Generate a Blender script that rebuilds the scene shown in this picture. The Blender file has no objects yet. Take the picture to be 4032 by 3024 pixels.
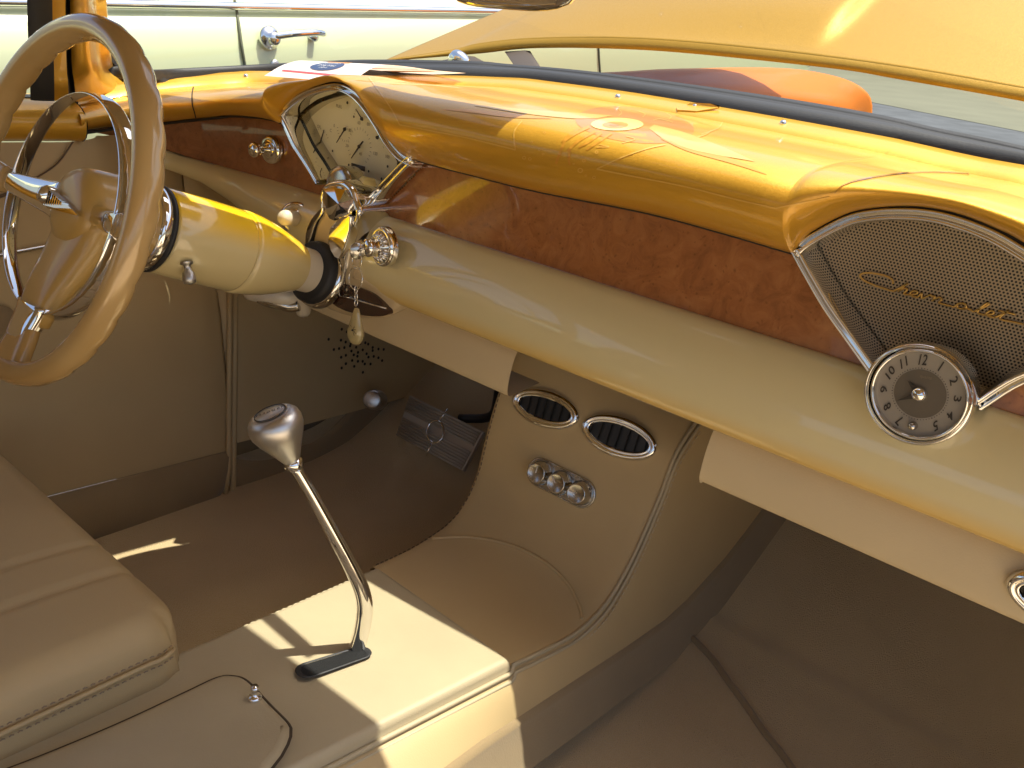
import bpy, math, random
import numpy as np
from mathutils import Vector, Matrix
from mathutils.bvhtree import BVHTree
from mathutils.geometry import tessellate_polygon
random.seed(3)
# ------------------------------------------------------------------ frame of reference
# car axes: X to the passenger side, Y forward, Z up; lengths below are in "cabin units" measured from
# the eye point and turned into metres (SC) with the car floor near z = 0 when a mesh is built
SC = 0.85
OFF = np.array([0.643, -0.9, 0.92])
FPX, CX, CY = 3372.2, 2016.0, 1512.0
def unit(v): return v/np.linalg.norm(v)
_X = np.array([-2427., -1044.5, 1850.]); _vx = -586.; _vy = -(_X[0]*_vx+1850.**2)/_X[1]
_V = np.array([_vx, _vy, 1850.])
AX = -unit(_X); AZ = -unit(_V); AY = np.cross(AZ, AX)
R = np.array([AX, AY, AZ])
def ray(u, v): return R @ np.array([u-CX, v-CY, FPX])
def PY(u, v, y): d = ray(u, v); return d*(y/d[1])
def PZ(u, v, z): d = ray(u, v); return d*(z/d[2])
def PX(u, v, x): d = ray(u, v); return d*(x/d[0])
def PP(u, v, p, n):
    d = ray(u, v); return d*(np.dot(p, n)/np.dot(d, n))
def A3(*p): return np.array(p, float)
def world(p): return Vector(((p[0]+OFF[0])*SC, (p[1]+OFF[1])*SC, (p[2]+OFF[2])*SC))

COL = bpy.context.scene.collection
# ------------------------------------------------------------------ mesh helpers
class MB:
    def __init__(s): s.v = []; s.f = []; s.sm = []
    def add(s, vs, fs, smooth=True):
        o = len(s.v); s.v += [np.array(q, float) for q in vs]
        for f in fs: s.f.append([i+o for i in f]); s.sm.append(smooth)
        return s
    def grid(s, rows, cu=False, cv=False, smooth=True):
        n, m = len(rows), len(rows[0]); vs = [p for r in rows for p in r]; fs = []
        for i in range(n if cu else n-1):
            for j in range(m if cv else m-1):
                a = i*m+j; b = i*m+(j+1) % m; c = ((i+1) % n)*m+(j+1) % m; d = ((i+1) % n)*m+j
                fs.append((a, b, c, d))
        return s.add(vs, fs, smooth)
    def tube(s, pts, r, seg=10, closed=False, caps=True, ry=None, up=None):
        pts = [np.array(p, float) for p in pts]; n = len(pts)
        rr = r if hasattr(r, '__len__') else [r]*n
        rows = []; pu = up
        for i, p in enumerate(pts):
            if closed: t = pts[(i+1) % n]-pts[i-1]
            else: t = pts[min(i+1, n-1)]-pts[max(i-1, 0)]
            t = unit(t)
            if pu is None:
                pu = A3(0, 0, 1) if abs(t[2]) < .9 else A3(0, 1, 0)
            u = pu-np.dot(pu, t)*t; u = unit(u); w = np.cross(t, u)
            if up is None: pu = u
            k = (ry/r) if ry else 1.
            rows.append([p+rr[i]*(math.cos(a)*u*k+math.sin(a)*w) for a in np.linspace(0, 2*math.pi, seg, endpoint=False)])
        s.grid(rows, cu=closed, cv=True)
        if caps and not closed:
            for e, row in ((0, rows[0]), (1, rows[-1])):
                o = len(s.v); s.v += [np.array(q) for q in row]
                s.f.append([o+i for i in (range(seg) if e else range(seg-1, -1, -1))]); s.sm.append(False)
        return s
    def lathe(s, prof, c, ax, seg=32, ex=None, sx=1., sy=1.):
        ax = unit(np.array(ax, float))
        e1 = np.array(ex, float) if ex is not None else (A3(1, 0, 0) if abs(ax[0]) < .9 else A3(0, 0, 1))
        e1 = unit(e1-np.dot(e1, ax)*ax); e2 = np.cross(ax, e1); c = np.array(c, float)
        rows = [[c+ax*h+r*(sx*math.cos(a)*e1+sy*math.sin(a)*e2) for a in np.linspace(0, 2*math.pi, seg, endpoint=False)] for r, h in prof]
        return s.grid(rows, cv=True)
    def prism(s, poly, d, smooth=False):
        poly = [np.array(p, float) for p in poly]; d = np.array(d, float); n = len(poly)
        tri = tessellate_polygon([[Vector(p) for p in poly]])
        o = len(s.v); s.v += poly+[p+d for p in poly]
        for t in tri:
            s.f.append([o+i for i in t]); s.sm.append(False); s.f.append([o+n+i for i in reversed(t)]); s.sm.append(False)
        for i in range(n):
            j = (i+1) % n; s.f.append([o+i, o+j, o+n+j, o+n+i]); s.sm.append(smooth)
        return s
    def flat(s, poly):
        poly = [np.array(p, float) for p in poly]; o = len(s.v); s.v += poly
        for t in tessellate_polygon([[Vector(p) for p in poly]]): s.f.append([o+i for i in t]); s.sm.append(False)
        return s
    def box(s, c, hx, hy, hz, ax=None):
        c = np.array(c, float); e = ax if ax is not None else (A3(1, 0, 0), A3(0, 1, 0), A3(0, 0, 1))
        q = [c+e[0]*hx*i+e[1]*hy*j+e[2]*hz*k for i in (-1, 1) for j in (-1, 1) for k in (-1, 1)]
        return s.add(q, [(0, 1, 3, 2), (4, 6, 7, 5), (0, 4, 5, 1), (2, 3, 7, 6), (0, 2, 6, 4), (1, 5, 7, 3)], False)
    def mesh(s, name, bevel=0):
        me = bpy.data.meshes.new(name)
        me.from_pydata([world(p) for p in s.v], [], [list(f) for f in s.f])
        me.polygons.foreach_set('use_smooth', s.sm)
        me.update(); me.validate(); return me
def fixnormals(me):
    import bmesh
    b = bmesh.new(); b.from_mesh(me); bmesh.ops.remove_doubles(b, verts=b.verts, dist=1e-6)
    bmesh.ops.recalc_face_normals(b, faces=b.faces); b.to_mesh(me); b.free()
def build(mb, name, mat, parent=None, label=None, cat=None, group=None, kind=None, bevel=0, subd=0, solid=0, fix=True):
    me = mb.mesh(name)
    if fix: fixnormals(me)
    o = bpy.data.objects.new(name, me); COL.objects.link(o)
    me.materials.append(mat)
    if parent is not None:
        root = parent; o.parent = parent; 
        o.matrix_parent_inverse = Matrix.Translation(total(parent)).inverted()
    elif len(me.vertices):
        c = sum((v.co for v in me.vertices), Vector())/len(me.vertices)
        zmin = min(v.co.z for v in me.vertices); c.z = zmin
        me.transform(Matrix.Translation(-c)); o.location = c
    if solid:
        m = o.modifiers.new('thickness', 'SOLIDIFY'); m.thickness = solid*SC; m.offset = -1
    if bevel:
        m = o.modifiers.new('bevel', 'BEVEL'); m.width = bevel*SC; m.segments = 3; m.limit_method = 'ANGLE'; m.angle_limit = math.radians(35)
        me.polygons.foreach_set('use_smooth', [True]*len(me.polygons))
        m2 = o.modifiers.new('wn', 'WEIGHTED_NORMAL')
    if subd:
        m = o.modifiers.new('sub', 'SUBSURF'); m.levels = subd; m.render_levels = subd
    if label: o['label'] = label
    if cat: o['category'] = cat
    if group: o['group'] = group
    if kind: o['kind'] = kind
    return o
def total(o):
    v = Vector(o.location)
    while o.parent: o = o.parent; v += Vector(o.location) if False else Vector((0, 0, 0))
    return v if o.type == 'EMPTY' or True else v
def thing(name, label, cat, loc, group=None):
    o = bpy.data.objects.new(name, None); COL.objects.link(o); o.location = world(loc); o.empty_display_size = .02
    o['label'] = label; o['category'] = cat
    if group: o['group'] = group
    return o
def sub(mb, name, mat, parentpart, label=None, **k):
    # child of a part: parts carry world-space meshes under an Empty, so keep them in place by the inverse of the root
    me = mb.mesh(name); fixnormals(me)
    o = bpy.data.objects.new(name, me); COL.objects.link(o); me.materials.append(mat)
    o.parent = parentpart
    if parentpart.parent is None:   # parent is a single mesh thing with its own origin
        o.matrix_parent_inverse = Matrix.Translation(parentpart.location).inverted()
    if k.get('bevel'):
        m = o.modifiers.new('bevel', 'BEVEL'); m.width = k['bevel']*SC; m.segments = 2
        m.limit_method = 'ANGLE'; m.angle_limit = math.radians(35)
    if label: o['label'] = label
    if k.get('kind'): o['kind'] = k['kind']
    return o
def cr(pts, n=8, closed=False):
    """Catmull-Rom through points"""
    P = [np.array(p, float) for p in pts]; out = []; N = len(P)
    rng = range(N) if closed else range(N-1)
    for i in rng:
        p0 = P[i-1] if (closed or i > 0) else 2*P[0]-P[1]; p1 = P[i]; p2 = P[(i+1) % N]
        p3 = P[(i+2) % N] if (closed or i+2 < N) else 2*P[-1]-P[-2]
        for k in range(n):
            t = k/n
            out.append(.5*((2*p1)+(-p0+p2)*t+(2*p0-5*p1+4*p2-p3)*t*t+(-p0+3*p1-3*p2+p3)*t**3))
    if not closed: out.append(P[-1])
    return out
def resamp(pts, n):
    P = np.array(pts, float); d = np.r_[0, np.cumsum(np.linalg.norm(np.diff(P, axis=0), axis=1))]
    t = np.linspace(0, d[-1], n); return [np.array([np.interp(q, d, P[:, k]) for k in range(P.shape[1])]) for q in t]
def bspline(cp, n):
    """clamped cubic b-spline sampled n points"""
    cp = np.array(cp, float); m = len(cp); k = 3
    kn = np.r_[[0]*k, np.linspace(0, 1, m-k+1), [1]*k]; out = []
    for t in np.linspace(0, 1-1e-9, n):
        N = [1. if kn[i] <= t < kn[i+1] else 0. for i in range(len(kn)-1)]
        for d in range(1, k+1):
            N = [((t-kn[i])/(kn[i+d]-kn[i])*N[i] if kn[i+d] > kn[i] else 0)+((kn[i+d+1]-t)/(kn[i+d+1]-kn[i+1])*N[i+1] if kn[i+d+1] > kn[i+1] else 0) for i in range(len(N)-1)]
        out.append(sum(N[i]*cp[i] for i in range(m)))
    return out
def text_poly(txt, size, align='CENTER', shear=0., bold=0.):
    cu = bpy.data.curves.new('t', 'FONT'); cu.body = txt; cu.size = size; cu.align_x = align; cu.align_y = 'CENTER'; cu.shear = shear; cu.offset = bold
    cu.resolution_u = 3
    o = bpy.data.objects.new('t', cu); COL.objects.link(o); dg = bpy.context.evaluated_depsgraph_get()
    me = o.evaluated_get(dg).to_mesh(); vs = [np.array(v.co) for v in me.vertices]; fs = [tuple(p.vertices) for p in me.polygons]
    o.evaluated_get(dg).to_mesh_clear(); bpy.data.objects.remove(o); bpy.data.curves.remove(cu)
    return vs, fs
def text_mb(mb, txt, size, c, ex, ey, rot=0., **k):
    vs, fs = text_poly(txt, size, **k); ca, sa = math.cos(rot), math.sin(rot); c = np.array(c, float)
    return mb.add([c+ex*(v[0]*ca-v[1]*sa)+ey*(v[0]*sa+v[1]*ca) for v in vs], fs, False)

# ------------------------------------------------------------------ materials
def mat(name, col, rough=.5, metal=0., coat=0., coatr=.03, spec=.5, bump=0., bscale=200., nvar=0., nscale=6., sheen=0., ior=1.5, alt=None, dist=.001, aniso=0):
    m = bpy.data.materials.new(name); m.use_nodes = True; nt = m.node_tree; N = nt.nodes; L = nt.links; p = N['Principled BSDF']
    p.inputs['Base Color'].default_value = (*col, 1); p.inputs['Roughness'].default_value = rough; p.inputs['Metallic'].default_value = metal
    p.inputs['Coat Weight'].default_value = coat; p.inputs['Coat Roughness'].default_value = coatr; p.inputs['Specular IOR Level'].default_value = spec
    p.inputs['Sheen Weight'].default_value = sheen; p.inputs['IOR'].default_value = ior
    tc = N.new('ShaderNodeTexCoord')
    if nvar or alt:
        n = N.new('ShaderNodeTexNoise'); n.inputs['Scale'].default_value = nscale; n.inputs['Detail'].default_value = 5; L.new(tc.outputs['Object'], n.inputs['Vector'])
        mx = N.new('ShaderNodeMix'); mx.data_type = 'RGBA'
        a = alt or tuple(c*(1-nvar) for c in col)
        mx.inputs['A'].default_value = (*col, 1); mx.inputs['B'].default_value = (*a, 1)
        mr = N.new('ShaderNodeMapRange'); mr.inputs['From Min'].default_value = .35; mr.inputs['From Max'].default_value = .65
        L.new(n.outputs['Fac'], mr.inputs['Value']); L.new(mr.outputs['Result'], mx.inputs['Factor']); L.new(mx.outputs['Result'], p.inputs['Base Color'])
    if bump:
        n2 = N.new('ShaderNodeTexNoise'); n2.inputs['Scale'].default_value = bscale; n2.inputs['Detail'].default_value = 3; L.new(tc.outputs['Object'], n2.inputs['Vector'])
        b = N.new('ShaderNodeBump'); b.inputs['Strength'].default_value = bump; b.inputs['Distance'].default_value = dist
        L.new(n2.outputs['Fac'], b.inputs['Height']); L.new(b.outputs['Normal'], p.inputs['Normal'])
    return m
def flake(m, amt=.25, scale=1800):
    """metal flake glints: per-cell tilt of the base normal, under a smooth clear coat"""
    nt = m.node_tree; N = nt.nodes; L = nt.links; p = N['Principled BSDF']
    tc = N.new('ShaderNodeTexCoord'); v = N.new('ShaderNodeTexVoronoi'); v.inputs['Scale'].default_value = scale; L.new(tc.outputs['Object'], v.inputs['Vector'])
    ge = N.new('ShaderNodeNewGeometry'); s1 = N.new('ShaderNodeVectorMath'); s1.operation = 'SUBTRACT'; s1.inputs[1].default_value = (.5, .5, .5); L.new(v.outputs['Color'], s1.inputs[0])
    s2 = N.new('ShaderNodeVectorMath'); s2.operation = 'SCALE'; s2.inputs['Scale'].default_value = amt; L.new(s1.outputs[0], s2.inputs[0])
    s3 = N.new('ShaderNodeVectorMath'); s3.operation = 'ADD'; L.new(s2.outputs[0], s3.inputs[0]); L.new(ge.outputs['Normal'], s3.inputs[1])
    s4 = N.new('ShaderNodeVectorMath'); s4.operation = 'NORMALIZE'; L.new(s3.outputs[0], s4.inputs[0]); L.new(s4.outputs[0], p.inputs['Normal'])
    return m
M = {}
M['gold'] = flake(mat('gold_metallic_paint', (.66, .355, .03), .46, .5, .6, .07), .15)
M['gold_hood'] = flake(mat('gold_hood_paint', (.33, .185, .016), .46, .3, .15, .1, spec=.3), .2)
M['orange'] = flake(mat('orange_metallic_paint', (.52, .15, .012), .5, .2, .08, .1, spec=.2), .2)
M['cream_paint'] = mat('cream_paint', (.66, .53, .25), .30, .0, 1., .03)
def creamfade():
    # airbrushed fade to gold along the bottom edge of the cream panel
    m = M['cream_paint']; nt = m.node_tree; N = nt.nodes; L = nt.links; p = N['Principled BSDF']
    tc = N.new('ShaderNodeTexCoord'); sp = N.new('ShaderNodeSeparateXYZ'); L.new(tc.outputs['Object'], sp.inputs[0]); mr = N.new('ShaderNodeMapRange'); mr.interpolation_type = 'SMOOTHSTEP'
    z0 = world((0, 0, -.388))[2]; mr.inputs['From Min'].default_value = z0+.002; mr.inputs['From Max'].default_value = z0+.030; L.new(sp.outputs['Z'], mr.inputs['Value'])
    mx = N.new('ShaderNodeMix'); mx.data_type = 'RGBA'; mx.inputs['A'].default_value = (.68, .46, .14, 1); mx.inputs['B'].default_value = (.68, .58, .31, 1); L.new(mr.outputs['Result'], mx.inputs['Factor']); L.new(mx.outputs['Result'], p.inputs['Base Color'])
creamfade()
M['tan_paint'] = mat('tan_paint', (.55, .42, .24), .35, .0, .6, .05)
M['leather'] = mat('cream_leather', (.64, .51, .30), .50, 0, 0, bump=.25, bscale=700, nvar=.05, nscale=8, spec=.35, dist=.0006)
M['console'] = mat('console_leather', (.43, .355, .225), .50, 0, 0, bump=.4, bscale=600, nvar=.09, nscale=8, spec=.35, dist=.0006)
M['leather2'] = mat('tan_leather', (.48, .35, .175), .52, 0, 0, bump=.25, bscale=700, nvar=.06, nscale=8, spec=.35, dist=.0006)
M['suede'] = mat('brown_suede_trim', (.28, .20, .105), .85, 0, 0, bump=.3, bscale=500, nvar=.12, nscale=10, sheen=.3, spec=.2)
M['carpet'] = mat('brown_carpet', (.54, .40, .21), .95, 0, 0, bump=1., bscale=700, nvar=.07, nscale=14, sheen=.4, spec=.1, dist=.002)
M['chrome'] = mat('polished_chrome', (.80, .79, .77), .045, 1.)
M['satin'] = mat('satin_aluminium', (.58, .57, .55), .38, 1.)
M['billet'] = mat('brushed_billet', (.52, .50, .46), .22, 1.)
M['pedal'] = mat('pedal_metal', (.50, .44, .36), .5, .4)
M['black_rubber'] = mat('black_rubber', (.018, .018, .019), .55, 0, 0, bump=.25, bscale=300)
M['black'] = mat('black_plastic', (.012, .012, .012), .4)
M['dark_gap'] = mat('dark_gap', (.02, .015, .01), .8)
M['dial'] = mat('cream_dial', (.80, .74, .54), .5, 0, 0)
M['dial_grey'] = mat('grey_clock_dial', (.27, .24, .195), .45, .1, 0)
M['dial_mid'] = mat('brown_clock_centre', (.12, .10, .075), .4, .2, 0)
M['ink'] = mat('dial_ink', (.03, .022, .015), .5)
M['faint_ink'] = mat('faint_dial_ink', (.20, .16, .10), .5)
M['white'] = mat('white_paper', (.86, .85, .84), .55)
def paper():
    m = M['white']; nt = m.node_tree; N = nt.nodes; L = nt.links; p = N['Principled BSDF']; t = N.new('ShaderNodeBsdfTranslucent'); t.inputs['Color'].default_value = (.9, .72, .6, 1)
    x = N.new('ShaderNodeMixShader'); x.inputs[0].default_value = .38; L.new(p.outputs[0], x.inputs[1]); L.new(t.outputs[0], x.inputs[2]); L.new(x.outputs[0], N['Material Output'].inputs['Surface'])
paper()
M['navy'] = mat('navy_print', (.03, .05, .12), .5)
M['redprint'] = mat('red_print', (.62, .06, .07), .5)
M['orangeprint'] = mat('orange_print', (.75, .32, .08), .5)
M['thread'] = mat('cream_thread', (.48, .38, .24), .7)
M['thread_dark'] = mat('stitch_holes', (.12, .08, .045), .8)
M['seat_thread'] = mat('seat_thread', (.24, .17, .10), .7)
M['pearl'] = mat('pearl_wheel_paint', (.54, .38, .17), .25, .1, .8, .05, nvar=.22, nscale=4, alt=(.46, .27, .075))
M['gold_hub'] = mat('gold_hub_paint', (.52, .32, .085), .38, .0, .5, .12)
M['pale_car'] = mat('pale_lime_car_paint', (.52, .56, .33), .35, 0., .8, .03)
M['glassgreen'] = mat('window_tint', (.25, .3, .28), .05, 0)
M['asphalt'] = mat('asphalt', (.075, .082, .09), .9, nvar=.3, nscale=3, bump=.4, bscale=60)
M['concrete'] = mat('concrete_apron', (.13, .13, .085), .9, nvar=.15, nscale=1)
M['art_pale'] = mat('airbrush_pale', (.76, .455, .085), .38, .35, .6, .07)
M['art_deep'] = mat('airbrush_deep', (.64, .27, .03), .38, .4, .6, .07)
M['art_mid'] = mat('airbrush_mid', (.70, .33, .035), .38, .4, .6, .07)
M['art_white'] = mat('airbrush_white', (.82, .64, .18), .38, .2, .6, .07)
M['amber'] = mat('amber_resin', (.42, .34, .16), .12, 0, 1.)
M['headliner'] = mat('tan_headliner', (.26, .195, .115), .8)
M['skin_dark'] = mat('dark_hinge_steel', (.05, .035, .025), .6)
M['ivory'] = mat('ivory_plastic', (.66, .58, .44), .35, 0, .3)
# burl wood
def wood():
    m = mat('burl_wood_veneer', (.22, .075, .02), .22, 0., 1., .02); nt = m.node_tree; N = nt.nodes; L = nt.links; p = N['Principled BSDF']
    tc = N.new('ShaderNodeTexCoord'); n = N.new('ShaderNodeTexNoise'); n.inputs['Scale'].default_value = 34; n.inputs['Detail'].default_value = 10; n.inputs['Roughness'].default_value = .7; n.inputs['Distortion'].default_value = 1.6
    L.new(tc.outputs['Object'], n.inputs['Vector']); r = N.new('ShaderNodeValToRGB')
    e = r.color_ramp.elements; e[0].position = .25; e[0].color = (.19, .066, .022, 1); e[1].position = .78; e[1].color = (.42, .175, .058, 1)
    q = e.new(.5); q.color = (.31, .115, .036, 1); L.new(n.outputs['Fac'], r.inputs['Fac'])
    v = N.new('ShaderNodeTexVoronoi'); v.inputs['Scale'].default_value = 130; v.feature = 'F1'
    nn = N.new('ShaderNodeTexNoise'); nn.inputs['Scale'].default_value = 30; mv = N.new('ShaderNodeVectorMath'); mv.operation = 'MULTIPLY_ADD'; mv.inputs[1].default_value = (.02, .02, .02)
    L.new(tc.outputs['Object'], nn.inputs['Vector']); L.new(nn.outputs['Color'], mv.inputs[0]); L.new(tc.outputs['Object'], mv.inputs[2]); L.new(mv.outputs[0], v.inputs['Vector'])
    mr = N.new('ShaderNodeMapRange'); mr.inputs['From Min'].default_value = .0; mr.inputs['From Max'].default_value = .22; mr.inputs['To Min'].default_value = .45; mr.inputs['To Max'].default_value = 1
    L.new(v.outputs['Distance'], mr.inputs['Value'])
    mx = N.new('ShaderNodeMix'); mx.data_type = 'RGBA'; mx.blend_type = 'MULTIPLY'; mx.inputs['Factor'].default_value = .8; L.new(r.outputs['Color'], mx.inputs['A']); L.new(mr.outputs['Result'], mx.inputs['B'])
    L.new(mx.outputs['Result'], p.inputs['Base Color']); return m
M['wood'] = wood()
def glass(name, tint=(1, 1, 1), rough=0., boost=1.):
    m = bpy.data.materials.new(name); m.use_nodes = True; nt = m.node_tree; N = nt.nodes; L = nt.links; N.remove(N['Principled BSDF'])
    o = N['Material Output']; t = N.new('ShaderNodeBsdfTransparent'); t.inputs['Color'].default_value = (*tint, 1)
    g = N.new('ShaderNodeBsdfGlossy'); g.inputs['Roughness'].default_value = rough
    f = N.new('ShaderNodeFresnel'); ge = N.new('ShaderNodeNewGeometry'); mr = N.new('ShaderNodeMapRange'); mr.inputs['To Min'].default_value = 1.5; mr.inputs['To Max'].default_value = 1/1.5; L.new(ge.outputs['Backfacing'], mr.inputs['Value']); L.new(mr.outputs['Result'], f.inputs['IOR'])
    k = N.new('ShaderNodeMath'); k.operation = 'MULTIPLY'; k.inputs[1].default_value = boost; k.use_clamp = True; L.new(f.outputs[0], k.inputs[0])
    x = N.new('ShaderNodeMixShader'); L.new(k.outputs[0], x.inputs[0]); L.new(t.outputs[0], x.inputs[1]); L.new(g.outputs[0], x.inputs[2]); L.new(x.outputs[0], o.inputs['Surface'])
    return m
M['glass'] = glass('windshield_glass', (.97, 1, .97), 0, .38)
M['lens'] = glass('gauge_lens', (.98, .98, .95), 0, .6)
def mesh_metal():
    """perforated sheet: hexagonal rows of round holes, really open (the cavity behind shows through)"""
    m = bpy.data.materials.new('perforated_grille'); m.use_nodes = True; nt = m.node_tree; N = nt.nodes; L = nt.links; p = N['Principled BSDF']
    p.inputs['Base Color'].default_value = (.40, .32, .21, 1); p.inputs['Metallic'].default_value = .45; p.inputs['Roughness'].default_value = .38
    tc = N.new('ShaderNodeTexCoord'); sp = N.new('ShaderNodeSeparateXYZ'); L.new(tc.outputs['Object'], sp.inputs[0])
    P = .0030
    def math_(op, a, b=None, c=None):
        n = N.new('ShaderNodeMath'); n.operation = op
        for i, q in enumerate((a, b, c)):
            if q is None: continue
            if isinstance(q, (int, float)): n.inputs[i].default_value = q
            else: L.new(q, n.inputs[i])
        return n.outputs[0]
    def lat(ox, oz):
        x = math_('SUBTRACT', math_('FRACT', math_('ADD', math_('DIVIDE', sp.outputs['X'], P), 100+ox)), .5)
        z = math_('MULTIPLY', math_('SUBTRACT', math_('FRACT', math_('ADD', math_('DIVIDE', sp.outputs['Z'], P*1.732), 100+oz)), .5), 1.732)
        return math_('SQRT', math_('ADD', math_('MULTIPLY', x, x), math_('MULTIPLY', z, z)))
    d = math_('MINIMUM', lat(0, 0), lat(.5, .5)); a = math_('GREATER_THAN', d, .30)
    t = N.new('ShaderNodeBsdfTransparent'); x = N.new('ShaderNodeMixShader'); L.new(a, x.inputs[0]); L.new(t.outputs[0], x.inputs[1]); L.new(p.outputs[0], x.inputs[2])
    L.new(x.outputs[0], N['Material Output'].inputs['Surface']); return m
M['grille'] = mesh_metal()

# ================================================================== DASHBOARD
dash = thing('dashboard', 'gold, burl wood and cream dashboard running across the whole cabin', 'dashboard', (-.643, .95, -.45))
YB = .868
NP = 18
def xz(x, pts):  # interpolate (x, ...) table
    P = np.array(pts, float); P = P[P[:, 0].argsort()]; return [np.interp(x, P[:, 0], P[:, k]) for k in range(1, P.shape[1])]
REAR = [(-1.50, 1.0, -.127), (-1.40, 1.035, -.115), (-1.30, 1.06, -.105), (-1.2, 1.08, -.092), (-1.09, 1.10, -.0796), (-.97, 1.13, -.069), (-.80, 1.135, -.066), (-.62, 1.13, -.066),
        (-.466, 1.10, -.0677), (-.36, 1.095, -.0695), (-.25, 1.08, -.0752), (-.18, 1.06, -.0753), (-.05, 1.03, -.088), (.06, .99, -.105), (.16, .92, -.13)]
bot_S = [(1095, 480), (1100, 432), (1145, 383), (1200, 350), (1280, 322), (1340, 322), (1400, 352), (1450, 408), (1500, 485), (1540, 552), (1580, 598), (1630, 628), (1850, 687), (2105, 750), (2525, 832), (2850, 918), (3080, 985), (3122, 985),
         (3181, 917), (3325, 840), (3440, 815), (3578, 808), (3690, 820), (3795, 846), (3920, 896), (4032, 955)]
bot = [PY(u, v, YB) for u, v in bot_S]
bot = [A3(p[0], p[1], p[2]) for p in bot]
bot += [A3(-.08, YB, -.133), A3(-.035, YB, -.158), A3(-.018, YB, -.168), A3(.05, YB, -.17), A3(.12, YB-.01, -.175), A3(.18, YB-.05, -.18)]
left_pairs = [((280, 403, .66), (310, 518, .65)), ((400, 385, .72), (420, 503, .715)), ((510, 368, .77), (525, 490, .765)), ((615, 352, .83), (630, 480, .80)),
              ((760, 338, .90), (770, 465, .835)), ((880, 330, .95), (835, 458, .85))]
cols = [(PY(*a), PY(*b)) for a, b in left_pairs]
cols.append((A3(-1.497, 1.0, -.127), PY(900, 452, .86)))
cols.append((A3(-1.40, 1.035, -.115), PY(1000, 458, .866)))
cols.append((A3(-1.32, 1.055, -.107), PY(1060, 470, .868)))
for p in bot[0:]:
    y, z = xz(p[0], REAR); cols.append((A3(p[0], y, z), p))
rr = cr([c[0] for c in cols], 6); bb = cr([c[1] for c in cols], 6)
# keep sharp fan corners
def pad_profile(r, b, hs=None, n=NP):
    h = max(r[2]-b[2], .012); k = min(1., (hs or h)/.09); d = r-b; d = np.array([d[0], d[1], 0]); L_ = np.linalg.norm(d); e = d/L_
    U = A3(0, 0, 1)
    cp = [r, r-e*L_*.35-U*.003, b+e*(.42*L_)+U*(h*.95), b+e*(.02*k+.07*(1-k))+U*(h*(.93)-.002*k), b-e*(.036*k+.006)+U*(h*.80), b-e*(.048*k+.008)+U*(h*.36), b-e*(.012*k)+U*(h*.05), b+e*.004-U*.001]
    return bspline(cp, n)
hraw = np.array([max(r[2]-b[2], .012) for r, b in zip(rr, bb)]); bxy = np.array([b[:2] for b in bb]); sarc = np.r_[0, np.cumsum(np.linalg.norm(np.diff(bxy, axis=0), axis=1))]
hsm = [float((hraw*np.exp(-((sarc-s_)/.045)**2)).sum()/np.exp(-((sarc-s_)/.045)**2).sum()) for s_ in sarc]
padrows = [pad_profile(r, b, hs_, 26) for r, b, hs_ in zip(rr, bb, hsm)]
pad_mb = MB().grid(padrows)
# return lip, so that the pad has an edge
pad_mb.grid([[b+A3(0, .004, -.001) , b+A3(0, .030, .004)] for b in bb])
pad = build(pad_mb, 'dash_pad', M['gold'], dash, label='glossy gold metallic padded top')
dg = bpy.context.evaluated_depsgraph_get()
pad_bvh = BVHTree.FromPolygons([tuple(v) for v in pad_mb.v], [tuple(f) for f in pad_mb.f])
def on_pad(u, v, lift=.0008):
    d = unit(ray(u, v)); h = pad_bvh.ray_cast(Vector((0, 0, 0)), Vector(d))
    if h[0] is None: return None
    n = np.array(h[1]); n = -n if np.dot(n, d) > 0 else n
    return np.array(h[0])+n*lift
# painted marks laid over the pad surface
def pad_strip(pts, w, lift=.0006):
    """thin painted line following the pad: pts in photo pixels, w half width"""
    P = resamp(cr([A3(u, v, 0) for u, v in pts], 10), max(8, int(len(pts)*12))); a = []; b = []
    for i, p in enumerate(P):
        t = P[min(i+1, len(P)-1)]-P[max(i-1, 0)]; t = t/np.linalg.norm(t); n = A3(-t[1], t[0], 0)
        q0 = on_pad(p[0]+n[0]*w, p[1]+n[1]*w, lift); q1 = on_pad(p[0]-n[0]*w, p[1]-n[1]*w, lift)
        if q0 is None or q1 is None: continue
        a.append(q0); b.append(q1)
    return MB().grid([a, b]) if len(a) > 1 else MB()
def pad_blob(c, rx, ry, rot=0., lift=.0006, wob=0., hole=0., n=40):
    rows = []
    for f in ([hole, (1+hole)/2, 1] if hole else [0.02, .35, .7, 1]):
        r_ = []
        for a in np.linspace(0, 2*math.pi, n, endpoint=False):
            k = f*(1+wob*math.sin(5*a+c[0])*.6+wob*math.sin(9*a))
            x = math.cos(a)*rx*k; y = math.sin(a)*ry*k
            q = on_pad(c[0]+x*math.cos(rot)-y*math.sin(rot), c[1]+x*math.sin(rot)+y*math.cos(rot), lift)
            if q is None: return MB()
            r_.append(q)
        rows.append(r_)
    return MB().grid(rows, cv=True)
def pad_loft(e1, e2, lift=.0008, n=30, m=5):
    A = resamp(cr([A3(u, v, 0) for u, v in e1], 8), n); B = resamp(cr([A3(u, v, 0) for u, v in e2], 8), n); rows = []
    for a, b in zip(A, B):
        r_ = [on_pad(*(a+(b-a)*t)[:2], lift) for t in np.linspace(0, 1, m)]
        if any(q is None for q in r_): continue
        rows.append(r_)
    return MB().grid(rows) if len(rows) > 1 else MB()
def merge(*ms):
    o = MB()
    for m in ms: o.add(m.v, m.f, True); 
    return o
C_ = lambda x, y: (2000+x/2, y/2)
B_ = lambda x, y: (1000+x/2, y/2)
D_ = lambda x, y: (2926+x/2, y/2)
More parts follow.
